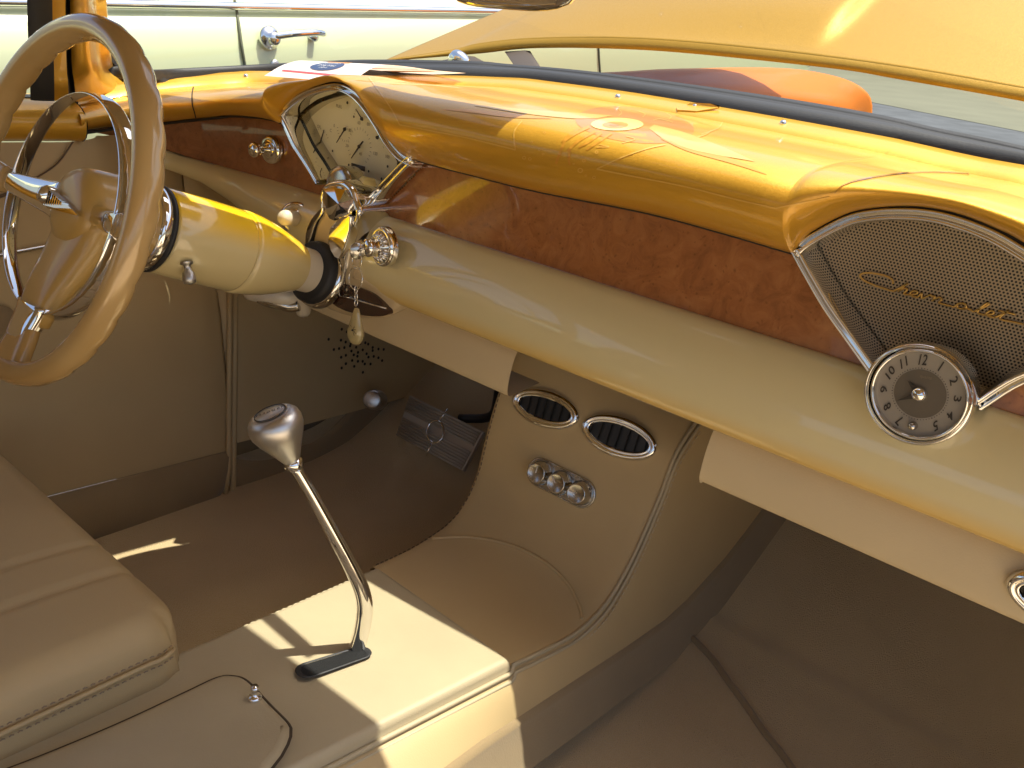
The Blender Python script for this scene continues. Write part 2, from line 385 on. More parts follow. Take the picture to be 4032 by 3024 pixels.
art = build(pad_blob(C_(1000, 985), 235, 70, .10, .0003), 'painted_eyeball', M['art_deep'], dash, label='airbrushed orange winged eyeball on the gold pad')
w1 = pad_loft([C_(1150, 985), C_(1400, 1050), C_(1700, 1165), C_(1945, 1275)], [C_(1110, 1015), C_(1250, 1110), C_(1500, 1195), C_(1945, 1276)], .0006)
w2 = pad_loft([C_(1200, 1080), C_(1500, 1195), C_(1760, 1250), C_(2040, 1375)], [C_(1210, 1100), C_(1420, 1195), C_(1760, 1290), C_(2040, 1378)], .0005)
w3 = pad_loft([C_(830, 912), C_(600, 897), C_(100, 860), (1870, 414)], [C_(700, 935), C_(500, 935), C_(150, 900), (1870, 418)], .0006)
w4 = pad_loft([C_(300, 925), C_(0, 890), (1850, 432), (1745, 430)], [C_(350, 938), C_(50, 930), (1880, 448), (1745, 432)], .0005)
[sub(q, 'painted_wing', M['art_pale'], art) for q in (w1, w3)]; [sub(q, 'painted_feather', M['art_mid'], art) for q in (w2, w4)]
sub(pad_blob(C_(860, 983), 103, 25, .0, .0008), 'painted_iris', M['art_white'], art)
sub(pad_blob(C_(845, 989), 51, 13, 0, .0010), 'painted_pupil', M['art_mid'], art)
sub(pad_blob(C_(838, 991), 20, 4.5, 0, .0012), 'painted_highlight', M['art_deep'], art)
dr = [([C_(640, 1000), C_(520, 1060), C_(430, 1120)], 6), ([C_(690, 1035), C_(560, 1110), C_(470, 1190)], 5), ([C_(740, 1050), C_(640, 1120), C_(560, 1160)], 4), ([C_(820, 1050), C_(700, 1130), C_(620, 1180)], 4),
      ([C_(560, 1010), C_(470, 1080), C_(420, 1180), C_(380, 1290)], 5), ([C_(500, 1150), C_(480, 1240), C_(490, 1300)], 4)]
[sub(pad_strip(p, w, .0006), 'painted_drip', M['art_mid'], art) for p, w in dr]
bub = [(130, 1240, 8), (175, 1250, 7), (250, 1180, 5), (280, 1213, 5), (190, 1120, 5), (600, 1265, 7), (572, 1340, 11), (700, 1200, 7), (680, 1395, 7), (615, 1380, 4), (520, 1290, 4), (470, 1200, 4), (290, 1045, 5), (560, 1235, 4)]
[sub(pad_blob(C_(x, y), r, r*.9, 0, .0007, hole=.6, n=16), 'painted_bubble', M['art_pale'], art) for x, y, r in bub]
vein = [[C_(870, 860), C_(895, 890), C_(870, 915)], [C_(1030, 880), C_(1080, 900), C_(1060, 925)], [C_(1250, 895), C_(1285, 920), C_(1265, 945)], [C_(930, 1075), C_(1000, 1100), C_(900, 1130)], [C_(1140, 950), C_(1200, 940), C_(1300, 965)], [C_(720, 1140), C_(800, 1160), C_(700, 1160)]]
[sub(pad_strip(p, 1.5, .0006), 'painted_vein', M['art_pale'], art) for p in vein]
ps = [[B_(905, 612), B_(1000, 740), B_(1090, 870), B_(1150, 982)], [B_(1150, 982), B_(1400, 1030), B_(1700, 1090), B_(2062, 1180)], [B_(2062, 1180), B_(2050, 1100), B_(2055, 1030), B_(2110, 955)],
      [C_(1240, 1142), C_(1100, 1172), C_(900, 1240), C_(702, 1330)], [C_(702, 1330), C_(1000, 1390), C_(1400, 1470), C_(1800, 1570), C_(2110, 1640)], [C_(2110, 1640), D_(350, 1620), D_(500, 1590), D_(680, 1550)],
      [C_(1690, 965), C_(1650, 1015), C_(1520, 1062)], [C_(1490, 1085), C_(1560, 1060), C_(1600, 1030)]]
[build(pad_strip(p, 2.6), 'pinstripe', M['art_pale'], dash) for p in ps]
build(pad_strip([(762, 341), (757, 370), (758, 410), (766, 440), (771, 463)], 2.2, .0010), 'pad_seam', M['dark_gap'], dash)
groove = [D_(720, 1520), D_(800, 1455), D_(1000, 1405), D_(1250, 1370), D_(1500, 1358), D_(1800, 1372), D_(2050, 1408), D_(2205, 1450)]
build(pad_strip(groove, 2.2, .0012), 'brow_groove', mat('groove_gold', (.45, .22, .02), .4, .4, 1.), dash)

# gold windshield garnish moulding behind the pad
gar = []
for r in rr:
    rearw = 1 if r[0] > -1.35 else max(.5, 1-(-1.35-r[0])*1.5)
    n = A3(0, 1, 0) if r[0] > -1.3 else unit(A3(-.35-.6*min(1, (-1.3-r[0])/.2), 1-.6*min(1, (-1.3-r[0])/.2), 0))
    gar.append([r-n*.008+A3(0, 0, -.008), r-n*.001+A3(0, 0, .003), r+n*.012+A3(0, 0, .0075), r+n*.028+A3(0, 0, .0125), r+n*.042+A3(0, 0, .0165), r+n*.05+A3(0, 0, .012)])
gar_mb = MB().grid(gar)
garn = build(gar_mb, 'windshield_moulding', M['gold'], dash)
def screw(p, n=(0, -.3, 1), r=.0045, parent=garn):
    m = MB().lathe([(0.0001, .0035), (r*.5, .0032), (r*.85, .0018), (r, 0), (r*1.05, -.002)], p, n, 14); return sub(m, 'screw', M['chrome'], parent)
gb = BVHTree.FromPolygons([tuple(v) for v in gar_mb.v], [tuple(f) for f in gar_mb.f])
def on_gar(u, v, lift=0.):
    d = unit(ray(u, v)); h = gb.ray_cast(Vector((0, 0, 0)), Vector(d))
    if h[0] is None: h = pad_bvh.ray_cast(Vector((0, 0, 0)), Vector(d))
    if h[0] is None: return PY(u, v, 1.15)
    return np.array(h[0])+A3(0, 0, lift)
for u, v in ((2432, 382), (3083, 486), (2737, 421), (968, 300)): screw(on_gar(u, v, .001))
cl = [on_gar(2665, 441, .004), on_gar(2740, 443, .003), on_gar(2832, 420, .003), on_gar(2835, 413, .003), on_gar(2800, 405, .003), on_gar(2720, 401, .003), on_gar(2700, 420, .003), on_gar(2662, 430, .003)]
sub(MB().prism([p+A3(0, 0, -.003) for p in cl], (0, 0, .0022)), 'mirror_clip', M['gold'], garn, bevel=.0008)

# wood fascia
Y_W = .905
wl = [PY(*p, Y_W) for p in ((525, 530), (630, 565), (800, 620), (1105, 710), (1245, 752))]
wr = [PY(*p, Y_W) for p in ((1440, 818), (1458, 823), (1680, 899), (1965, 1000), (3000, 1329), (3383, 1445), (3933, 1615), (4032, 1647))]+[A3(.16, Y_W, -.275)]
topz = [(-1.8, -.24), (-1.62, -.205), (-1.45, -.185), (-1.3, -.16), (-1.2, -.15), (.2, -.15)]
W_ = MB()
allw = [A3(-1.56, .70, -.222), A3(-1.545, .78, -.236), A3(-1.52, .825, -.248), A3(-1.465, .87, -.262), A3(-1.38, .895, -.270)]+[A3(p[0], Y_W, -.272) for p in (wl[3], wl[4], wr[0], wr[2], wr[3], wr[4], wr[5], wr[6], wr[8])]
fine = resamp(allw, 60)
fine = resamp(allw, 420)
BBa = np.array(bb)
def wood_top(p):
    if p[0] > -1.24: return -.12
    i = np.argmin((BBa[:, 0]-p[0])**2+(BBa[:, 1]-p[1])**2); return BBa[i, 2]+.004
W_.grid([[A3(p[0], p[1]+(.0 if k < .8 or p[0] < -1.24 else (k-.8)*.03), p[2]-.006+(wood_top(p)-p[2]+.006)*k) for k in np.linspace(0, 1, 46)] for p in fine])
def inpoly(x, z, P):
    c = False; n = len(P); j = n-1
    for i in range(n):
        if (P[i][1] > z) != (P[j][1] > z) and x < (P[j][0]-P[i][0])*(z-P[i][1])/(P[j][1]-P[i][1])+P[i][0]: c = not c
        j = i
    return c
cutL = [(-1.2401+.008, -.158), (-1.22, -.176), (-1.194, -.206), (-1.135, -.25), (-1.12, -.30), (-1.03, -.30), (-1.008, -.258), (-.965, -.222), (-.924, -.180), (-.93, -.165), (-.965, -.14), (-1.02, -.11), (-1.09, -.10), (-1.2, -.13)]
cutR = [(-.330, -.170), (-.318, -.186), (-.288, -.215), (-.228, -.264), (-.20, -.285), (-.14, -.285), (-.124, -.264), (-.10, -.232), (-.06, -.20), (-.03, -.172), (-.04, -.15), (-.13, -.11), (-.2, -.10), (-.3, -.12)]
kf, ks = [], []
for f_, sm_ in zip(W_.f, W_.sm):
    c = sum(W_.v[i] for i in f_)/4
    if inpoly(c[0], c[2], cutL) or inpoly(c[0], c[2], cutR): continue
    kf.append(f_); ks.append(sm_)
W_.f = kf; W_.sm = ks
woodp = build(W_, 'wood_fascia', M['wood'], dash, label='dark red-brown burl wood veneer band')
# cream lower dash, a rounded roll
def cream_profile(x, y0, zt, zb, push=1.):
    return bspline([A3(x, y0+.004, zt-.0), A3(x, y0-.004, zt+.0015), A3(x, y0-.012*push, zt-.001), A3(x, y0-.030*push, zt-.022), A3(x, y0-.046*push, zt-.058), A3(x, y0-.052*push, zb+.024), A3(x, y0-.048*push, zb+.002), A3(x, y0-.030*push, zb-.001), A3(x, y0-.008, zb-.001), A3(x, y0+.03, zb+.004)], 26)
rows = []
for x in np.linspace(-1.002, .17, 80):
    rows.append(cream_profile(x, .905, -.272, -.388))
# left end of this stretch wraps round the instrument pod
cut = PY(1430, 930, .87)
for i, x in enumerate(np.linspace(-1.002, -.93, 7)):
    pass
cre = MB().grid(rows)
for i in range(1, 6):
    pass
creamp = build(cre, 'cream_lower_dash', M['cream_paint'], dash, label='glossy cream painted roll below the wood')
# left stretch by the driver's door
rows = []
Lr = [(-1.545, .72, -.235, -.262), (-1.54, .78, -.24, -.272), (-1.50, .84, -.262, -.292), (-1.45, .87, -.268, -.305), (-1.38, .895, -.272, -.33), (-1.28, .905, -.272, -.36), (-1.18, .905, -.272, -.38), (-1.12, .905, -.272, -.388)]
for q in resamp([A3(a, b, c) for a, b, c, d in Lr], 40):
    zb = np.interp(q[0], [l[0] for l in Lr], [l[3] for l in Lr]); h = q[2]-zb
    s_ = h/.116
    rows.append([A3(p[0], p[1], q[2]+(p[2]-q[2])*1.) for p in bspline([q+A3(0, .004, 0), q+A3(0, -.004, .001), q+A3(0, -.02*s_, -.004*s_), q+A3(0, -.055*s_, -.028*s_), q+A3(0, -.064*s_, -.066*s_), q+A3(0, -.05*s_, -h+.014*s_), q+A3(0, -.03*s_, -h), q+A3(0, -.008, -h-.001), q+A3(0, .03, -h+.004)], 22)])
build(MB().grid(rows), 'cream_lower_dash', M['cream_paint'], dash)
# leather knee panel under the dash
def knee(x0, x1, n=20):
    rows = []
    for x in np.linspace(x0, x1, n):
        rows.append(bspline([A3(x, .93, -.370), A3(x, .903, -.385), A3(x, .890, -.41), A3(x, .885, -.44), A3(x, .884, -.462), A3(x, .889, -.469), A3(x, .90, -.468), A3(x, .96, -.462)], 16))
    return MB().grid(rows)
kr = knee(-.389, .17); kl = knee(-1.26, -.70)
# end caps
kr.prism([A3(-.389, .93, -.37), A3(-.389, .903, -.385), A3(-.389, .886, -.44), A3(-.389, .889, -.469), A3(-.389, .96, -.462)], (.003, 0, 0))
build(kr, 'knee_panel', M['leather'], dash, label='tan leather panel under the passenger side of the dash')
build(kl, 'knee_panel', M['leather'], dash, label='tan leather panel under the steering column')
# glove-box opening joint and dark seam under the pad
seam = [b+A3(0, .012, -.001) for b in bb if -1.5 < b[0]]
build(MB().tube(seam[::2], .0035, 6), 'pad_joint', M['dark_gap'], dash)
build(MB().tube([A3(x, .9035, -.2735) for x in np.linspace(-1.0, .17, 30)], .0018, 6), 'wood_joint', M['dark_gap'], dash)

# black windshield gasket
gk = [(595, 287, .83), (750, 281, .92), (1105, 262, 1.08), (1425, 246, 1.15), (1850, 252, 1.20), (2000, 264, 1.22), (2350, 297, 1.23), (2926, 376, 1.23), (3426, 461, 1.20), (3676, 519, 1.18), (4032, 596, 1.15)]
gl = [PY(*p) for p in gk]+[A3(.0, 1.08, -.065), A3(.12, 1.0, -.085)]
gtop = cr([PY(430, 205, .774), PY(437, 240, .776), PY(480, 272, .80)]+gl, 8)
ggb = [g[-2] for g in gar]
gbot = []
GB = np.array([g for g in ggb])
for p in gtop:
    i = np.argmin(np.abs(GB[:, 0]-p[0])+.3*np.abs(GB[:, 1]-p[1])); q = GB[i]
    if p[0] < -1.5: q = p+A3(.012, -.02, -.006)
    gbot.append(q)
gas = MB(); rows = []
for p, q in zip(gtop, gbot):
    d = p-q; up = A3(0, 0, 1)
    rows.append([q+A3(0, 0, -.006), q+d*.02+up*.004, q+d*.16+up*.009, q+d*.34+up*.010, q+d*.50+up*.004, q+d*.54-up*.004, q+d*.60+up*.002, q+d*.72+up*.005, q+d*.80+up*.0005, q+d*.84+up*.004, q+d*.96+up*.006, p+up*.001, p+A3(0, .01, -.012), p+A3(0, .05, -.05), p+A3(0, .10, -.12)])
gas.grid(rows)
gasket = build(gas, 'windshield_gasket', M['black_rubber'], label='black rubber seal along the foot of the windshield glass', cat='rubber seal')

# ================================================================== fan-shaped frames
def sweep_frame(path, prof, closed=False):
    """path: list of (x,z); prof: list of (offset outward, y)"""
    P = [np.array(p, float) for p in path]; n = len(P); rows = []
    for i, p in enumerate(P):
        t = (P[(i+1) % n]-P[i-1]) if closed else (P[min(i+1, n-1)]-P[max(i-1, 0)])
        t = t/np.linalg.norm(t); nn = np.array([-t[1], t[0]])
        rows.append([A3(p[0]+nn[0]*o, y, p[1]+nn[1]*o) for o, y in prof])
    return MB().grid(rows, cu=closed)
FR = [(-.2312, -.2686), (-.262, -.2433), (-.2919, -.2186), (-.318, -.193), (-.337, -.173), (-.3405, -.168), (-.3387, -.163), (-.3263, -.1471), (-.2948, -.1204), (-.268, -.108), (-.2375, -.1005), (-.212, -.0980), (-.1881, -.0995), (-.160, -.1045), (-.1336, -.1132), (-.08, -.135), (-.035, -.160), (-.022, -.168), (-.022, -.175), (-.06, -.205), (-.0964, -.2343), (-.1215, -.2694)]
def dense(path, corner=()):
    return [p for p in cr([np.array(q) for q in path], 5)]
SPK = thing('dash_speaker', 'fan-shaped perforated speaker grille in a chrome frame above the dash clock', 'speaker', (-.18, .93, -.27))
prof = [(-.0005, .915), (-.0005, .884), (.0015, .873), (.004, .868), (.0065, .871), (.0085, .878), (.011, .876), (.0145, .871), (.0175, .876), (.019, .90)]
frp = dense(FR)
prof = [(o*.72-.0130, y) for o, y in prof]
bez = build(sweep_frame([tuple(p) for p in frp][::1], prof), 'chrome_frame', M['chrome'], SPK)
cen = np.array([-.18, -.18])
inner = [A3(p[0]+(cen[0]-p[0])*.03, .918, p[1]+(cen[1]-p[1])*.03) for p in frp]
gr_mb = MB().flat(inner)
gr = build(gr_mb, 'perforated_grille', M['grille'], SPK, fix=False)
build(MB().flat([p+A3(0, .025, 0) for p in inner]), 'speaker_cloth', M['black'], SPK, fix=False)
# shadow-side wall of recess
build(sweep_frame([tuple(p) for p in frp], [(-.002, .90), (-.004, .95)]), 'recess_wall', M['dark_gap'], SPK)
# gold script across the grille, traced as pen strokes
T5 = lambda x, y: (3000+x/1.3828, 700+y/1.3828)
def script(strokes, y, r):
    m = MB()
    for s in strokes:
        m.tube(cr([PY(*T5(*q), y) for q in s], 6), r, 6)
    return m
LET = [[(0, 40), (-12, 62), (-50, 74), (-110, 66), (-138, 44), (-118, 20), (-70, 6), (-10, 0), (18, 0)],
       [(18, 0), (40, 40), (52, 66)], [(52, 66), (34, 4)], [(36, 12), (52, 32), (64, 26), (60, 2), (76, 0)],
       [(76, 0), (104, 16), (106, 30), (92, 32), (82, 16), (92, 1), (118, 0)],
       [(118, 0), (124, 30), (136, 1), (158, 32), (168, 26)],
       [(168, 26), (180, 30), (178, 0)], [(179, 10), (196, 32), (212, 26)], [(212, 26), (206, 3), (226, 0), (270, 0)],
       [(270, 0), (282, 26), (302, 32), (316, 18), (304, 1), (284, 2), (280, 16)], [(306, 6), (330, 10), (352, 2)],
       [(352, 2), (384, 50), (392, 68), (380, 66), (366, 20), (372, 1), (396, 0)],
       [(396, 0), (424, 16), (426, 30), (412, 32), (402, 16), (412, 1), (440, 0)],
       [(440, 0), (470, 45), (476, 64)], [(476, 64), (460, 12), (470, 0), (500, 2), (560, 6)], [(440, 44), (510, 48)]]
strokes = [[(694+(u+.38*v)*1.30, 612+.262*(u+.38*v)*1.30-v*.98) for u, v in L_] for L_ in LET]
sc = sub(script(strokes, .9145, .0011), 'gold_script', mat('script_gold', (.62, .40, .12), .3, .9), gr)
b2 = MB()
# ---- clock at the foot of the fan
ROT = math.radians(12)
CK = thing('dash_clock', 'round grey-dialled clock in a chrome housing at the foot of the speaker grille', 'clock', (-.170, .87, -.30))
cc = A3(-.1715, .842, -.262); cn = unit(A3(-.02, -1, .02))
cx_ = unit(np.cross(cn, A3(0, 0, 1)))*1.; cx_ = cx_ if cx_[0] > 0 else -cx_; cz_ = np.cross(cx_, cn); cz_ = cz_ if cz_[2] > 0 else -cz_
build(MB().lathe([(.0450, -.038), (.0485, -.022), (.0505, -.010), (.0500, -.003), (.0480, -.0005), (.0462, -.001), (.0450, -.005), (.0440, -.010)], cc+A3(-.0035, .002, -.0035), cn, 56), 'clock_housing', M['chrome'], CK)
build(MB().lathe([(.0445, -.03), (.0445, .001), (.0438, .0055), (.0425, .0068), (.0410, .0055), (.0402, .002), (.0400, -.001)], cc, cn, 56), 'clock_bezel', M['chrome'], CK)
face = build(MB().lathe([(.0001, 0), (.0402, 0)], cc, cn, 48), 'clock_dial', M['dial_grey'], CK)
sub(MB().lathe([(.0001, .0004), (.0235, .0004)], cc, cn, 40), 'dial_centre', M['dial_mid'], face)
def cp(r, deg, h=.0008):
    a = math.radians(90-deg)+ROT; return cc+cn*h+cx_*r*math.cos(a)+cz_*r*math.sin(a)
nums = MB()
for k in range(1, 13):
    if k == 6: continue
    text_mb(nums, str(k), .0142, cp(.0325, k*30), cx_*.62, cz_*1.05, rot=math.radians(-k*30 if k in (11, 12, 1, 10, 2, 9, 3) else -k*30)*1.0+ROT*.6, bold=.0002)
sub(nums, 'numeral', M['ink'], face)
dots = MB()
for k in range(60): dots.lathe([(.0001, 0), (.00048 if k % 5 else .0006, 0)], cp(.0250, k*6, .0009), cn, 6)
sub(dots, 'minute_dot', M['ink'], face)
def hand(mb, deg, L_, w, tail=0):
    a = math.radians(90-deg)+ROT; d = cx_*math.cos(a)+cz_*math.sin(a); s_ = -cx_*math.sin(a)+cz_*math.cos(a); b = cc+cn*.003
    mb.prism([b+d*L_, b+s_*w*.35+d*L_*.45, b+s_*w, b-d*tail, b-s_*w, b-s_*w*.35+d*L_*.45], cn*.0006)
h1 = MB(); hand(h1, 246, .0215, .0050); hand(h1, 318, .0165, .0056); build(h1, 'clock_hand', M['ink'], CK)
build(MB().lathe([(.0001, .0085), (.003, .0082), (.0062, .006), (.0072, .003), (.0074, .001)], cc, cn, 28), 'centre_cap', M['chrome'], CK)
build(MB().lathe([(.0001, .007), (.0028, .0068), (.0034, .005), (.0040, .004), (.0042, .000)], cp(.0315, 186), cn, 20), 'setting_knob', M['billet'], CK)
t = MB(); text_mb(t, 'quartz', .0042, cp(.0175, 14), cx_, cz_, rot=ROT-.1); sub(t, 'small_lettering', M['faint_ink'], face)

# ---- instrument cluster
CL = thing('instrument_cluster', 'fan-shaped cream gauge cluster in a chrome frame behind the steering wheel', 'gauge cluster', (-1.08, .93, -.27))
FL = [PY(1450, 822, .875), PY(1540, 727, .875), PY(1600, 665, .875), PY(1628, 640, .875), PY(1632, 630, .875), PY(1620, 622, .875), PY(1580, 598, .875), PY(1540, 550, .875), PY(1500, 482, .875), PY(1450, 408, .875), PY(1400, 356, .875), PY(1340, 328, .875), PY(1280, 330, .875), PY(1200, 356, .875), PY(1145, 392, .875), PY(1105, 432, .875), PY(1098, 450, .875), PY(1102, 472, .875), PY(1120, 505, .875), PY(1160, 590, .875), PY(1205, 660, .875), PY(1245, 728, .875)]
flp = cr([np.array([p[0], p[2]]) for p in FL], 5)[::-1]
bez2 = build(sweep_frame([tuple(p) for p in flp], prof), 'chrome_frame', M['chrome'], CL)
cen2 = np.array([-1.08, -.17])
dialp = [A3(p[0]+(cen2[0]-p[0])*.03, .925, p[1]+(cen2[1]-p[1])*.03) for p in flp]
dial = build(MB().flat(dialp), 'gauge_dial', M['dial'], CL, fix=False)
build(sweep_frame([tuple(p) for p in flp], [(-.017, .905), (-.016, .93)]), 'recess_wall', M['billet'], CL)
TC = lambda x, y: (1080+x/3.687, 300+y/3.687)
G = lambda x, y, yy=.9235: PY(*TC(x, y), yy)
for (px, py), (tx, ty), (bx, by), w in (((670, 965), (725, 780), (650, 1045), 7), ((1025, 770), (905, 965), (1040, 745), 7), ((1275, 620), (1185, 475), (1290, 645), 7), ((1235, 1020), (1120, 1190), (1290, 945), 10), ((1500, 890), (1580, 795), (1485, 905), 7), ((1810, 1270), (1735, 1120), (1820, 1285), 7)):
    p = A3(px, py, 0); t_ = A3(tx, ty, 0); b_ = A3(bx, by, 0); d = unit(t_-p); s_ = A3(-d[1], d[0], 0)
    nd = MB(); w *= 1.25; q = [p+s_*w, t_+s_*3.5, t_-s_*3.5, p-s_*w, b_-s_*w*.7, b_+s_*w*.7]
    nd.prism([G(a[0], a[1], .919) for a in q], (0, -.0008, 0))
    nd.lathe([(.0001, .003), (.0022, .0025), (.003, .0)], G(px, py, .921), (0, -1, 0), 14); build(nd, 'gauge_needle', M['ink'], CL)
dt = MB()
for x, y, r in ((1060, 385, 22), (1155, 588, 18), (1435, 660, 19), (530, 850, 17), (845, 1085, 18), (890, 1300, 22), (1080, 1290, 20), (1370, 1380, 18), (1645, 1310, 20), (1555, 1490, 20), (545, 275, 14)):
    sub(MB().lathe([(.0001, 0), (.0022*r/20, 0)], G(x, y, .9232), (0, -1, 0), 12), 'dial_dot', M['ink'], dial)
dt.flat([G(1118, 1258), G(1320, 1312), G(1316, 1385), G(1118, 1330)])
sub(dt, 'odometer', M['ink'], dial)
fk = MB()
def ticks(px, py, rx, a0, a1, n, L1):
    c = G(px, py, .9237); fk = MB()
    for a in np.linspace(a0, a1, n):
        d = A3(math.cos(math.radians(a)), 0, math.sin(math.radians(a))); s_ = A3(-d[2], 0, d[0])*.00035
        fk.flat([c+d*rx+s_, c+d*(rx+L1)+s_, c+d*(rx+L1)-s_, c+d*rx-s_])
    sub(fk, 'dial_ticks', M['faint_ink'], dial)
ticks(1235, 1020, .0255, -50, 230, 21, .004); ticks(670, 965, .020, 30, 150, 9, .003); ticks(1025, 770, .017, 180, 300, 9, .003); ticks(1275, 620, .018, 60, 180, 9, .003); ticks(1500, 890, .018, -40, 80, 9, .003)
for s_, x, y in (('20', 1055, 1010), ('40', 1250, 1130), ('60', 1230, 680), ('80', 1365, 700), ('100', 1640, 1170), ('120', 1465, 1125), ('0', 870, 720), ('80', 1100, 790), ('OIL', 650, 735), ('FUEL', 940, 440), ('H', 1305, 510), ('C', 820, 790)):
    sub(text_mb(MB(), s_, .0072, G(x, y, .9236), A3(1, 0, 0), A3(0, 0, 1)), 'dial_lettering', M['faint_ink'], dial)
lens = build(MB().flat([p+A3(0, -.036, 0) for p in dialp]), 'lens', M['lens'], CL, fix=False)

# ---- column escutcheon (chrome oval pod between gauges and column)
tt = .33
AXc = A3(0, math.cos(tt), -math.sin(tt)); UPc = A3(0, math.sin(tt), math.cos(tt)); RX = A3(1, 0, 0)
K2 = lambda x, y: (1050+x/2.2723, 640+y/2.2723)
ESC = thing('column_escutcheon', 'tall chrome oval plate where the steering column meets the dash', 'trim plate', (-1.05, .87, -.45))
def k2(x, y, yy): return PY(*K2(x, y), yy)
ov = [(500, 420), (500, 250), (540, 190), (620, 165), (700, 175), (770, 240), (800, 340), (835, 440), (800, 560), (750, 700), (720, 850), (700, 980), (660, 1120), (600, 1210), (540, 1245), (470, 1220), (400, 1150), (350, 1030), (340, 880), (380, 700), (430, 540)]
ovp = cr([k2(x, y, .845) for x, y in ov], 5, closed=True)
e_ = MB(); cE = sum(ovp)/len(ovp)
rows = []
for p in ovp:
    rows.append([p+A3(0, .06, 0)+(p-cE)*.03, p+A3(0, .006, 0)+(p-cE)*.02, p, p+(cE-p)*.05+A3(0, -.004, 0), p+(cE-p)*.10+A3(0, -.001, 0), p+(cE-p)*.13+A3(0, .006, 0)])
e_.grid(rows, cu=True)
build(e_, 'chrome_rim', M['chrome'], ESC)
build(MB().flat([p+(cE-p)*.12+A3(0, .005, 0) for p in ovp]), 'escutcheon_face', M['tan_paint'], ESC, fix=False)
# dark chrome disc and faceted chrome emblem
dc = k2(640, 200, .862)
build(MB().lathe([(.0001, .004), (.020, .003), (.0285, .0), (.0300, -.004), (.0303, -.03)], dc, (0, -1, .1), 40), 'chrome_disc', M['billet'], ESC)
em = [k2(x, y, .838) for x, y in ((498, 235), (600, 222), (700, 245), (758, 330), (755, 470), (690, 500), (600, 520), (560, 500), (520, 420))]
ce = k2(640, 370, .812); top_ = k2(600, 250, .815)
m = MB(); n = len(em)
for i in range(n):
    j = (i+1) % n; m.add([em[i], em[j], ce], [(0, 1, 2)], False)
    m.add([em[i], em[j], em[j]+A3(0, .03, 0), em[i]+A3(0, .03, 0)], [(0, 1, 2, 3)], False)
build(m, 'faceted_jewel', M['chrome'], ESC, fix=True)
st = [k2(x, y, .835) for x, y in ((665, 480), (750, 480), (745, 600), (700, 760), (650, 870), (600, 850), (560, 780), (540, 680), (560, 590), (620, 520))]
build(MB().prism(st, (0, .02, 0)), 'chrome_stem', M['chrome'], ESC, bevel=.003)
build(MB().lathe([(.0001, .0), (.012, .002), (.0165, .0), (.017, -.02)], k2(835, 215, .872), (-.3, -1, .2), 30, sx=.75), 'ivory_lens', mat('amber_lens', (.75, .62, .25), .2, 0, 1.), ESC)

# ---- cream pod with dark wood inlay under the column
POD = thing('column_pod', 'cream pod with dark wood inlay below the ignition key', 'trim pod', (-1.0, .9, -.48))
pod = [(870, 430), (850, 480), (865, 660), (900, 880), (980, 970), (1060, 1070), (1130, 1110), (1240, 1200), (1230, 1260), (1180, 1330), (1090, 1375), (980, 1390), (820, 1385), (680, 1350), (560, 1300), (430, 1200), (420, 900), (500, 600), (700, 430)]
pp_ = cr([k2(x, y, .870) for x, y in pod], 4, closed=True); cP = sum(pp_)/len(pp_)
rows = [[p+A3(0, .05, .01), p, p+(cP-p)*.04+A3(0, -.008, 0), p+(cP-p)*.12+A3(0, -.012, 0), p+(cP-p)*.6+A3(0, -.016, 0), cP+(p-cP)*.02+A3(0, -.018, 0)] for p in pp_]
build(MB().grid(rows, cu=True), 'pod_shell', M['tan_paint'], POD)
inl = [(560, 1110), (640, 1085), (760, 1100), (860, 1130), (960, 1180), (1050, 1270), (1085, 1330), (1075, 1365), (980, 1378), (850, 1365), (700, 1325), (600, 1270), (530, 1180)]
ip = cr([k2(x, y, .851) for x, y in inl], 4, closed=True)
build(MB().prism(ip, (0, .01, 0)), 'wood_inlay', mat('dark_wood_inlay', (.045, .016, .009), .2, 0, 1.), POD)
build(MB().tube([k2(x, y, .848) for x, y in ((600, 1185), (760, 1215), (900, 1260), (1070, 1305))], .0013, 6), 'chrome_strip', M['chrome'], POD)
build(MB().tube(cr([k2(x, y, .868) for x, y in ((915, 415), (868, 440), (853, 500), (862, 660), (900, 880), (980, 970), (1060, 1070), (1130, 1112), (1250, 1190))], 5), .0022, 6), 'pod_gasket', M['black_rubber'], POD)

# ---- chrome knobs on the dash
def knob(name, label, base, tip, rb, rk, group=None, ivory=False):
    base = np.array(base); tip = np.array(tip); d = tip-base; L_ = np.linalg.norm(d); d = d/L_
    t = thing(name, label, 'knob', base, group)
    build(MB().lathe([(rb*1.05, -.004), (rb*1.03, .001), (rb*.93, .005), (rb*.80, .0065), (rb*.62, .004), (rb*.55, .008), (rb*.40, .0095), (.0001, .010)], base, d, 36), 'escutcheon', M['chrome'], t)
    if ivory:
        build(MB().lathe([(rk, .004), (rk, L_*.9), (rk*.9, L_), (.0001, L_*1.02)], base, d, 24), 'stalk', M['ivory'], t)
    else:
        build(MB().lathe([(rk*.42, .006), (rk*.40, L_*.55), (rk*.7, L_*.62)], base, d, 20), 'shaft', M['chrome'], t)
        build(MB().lathe([(rk*.5, -rk*.55), (rk*.9, -rk*.42), (rk, -rk*.1), (rk*.97, rk*.2), (rk*.75, rk*.45), (rk*.4, rk*.58), (.0001, rk*.62)], tip, d, 28), 'knob_head', M['chrome'], t)
    return t
knob('headlight_knob', 'chrome pull knob on the wood left of the gauges', PY(1068, 590, .897), PX(1000, 590, PY(1068, 590, .897)[0]+.003), .0235, .0125)
knob('column_switch', 'ivory stalk with round chrome base on the cream dash left of the column', PY(1165, 860, .862), PY(1120, 858, .80), .0262, .0125, ivory=True)
ig0 = PY(1508, 972, .852)
IG = thing('ignition_switch', 'round fluted chrome ignition switch on the cream dash right of the gauges', 'ignition switch', ig0)
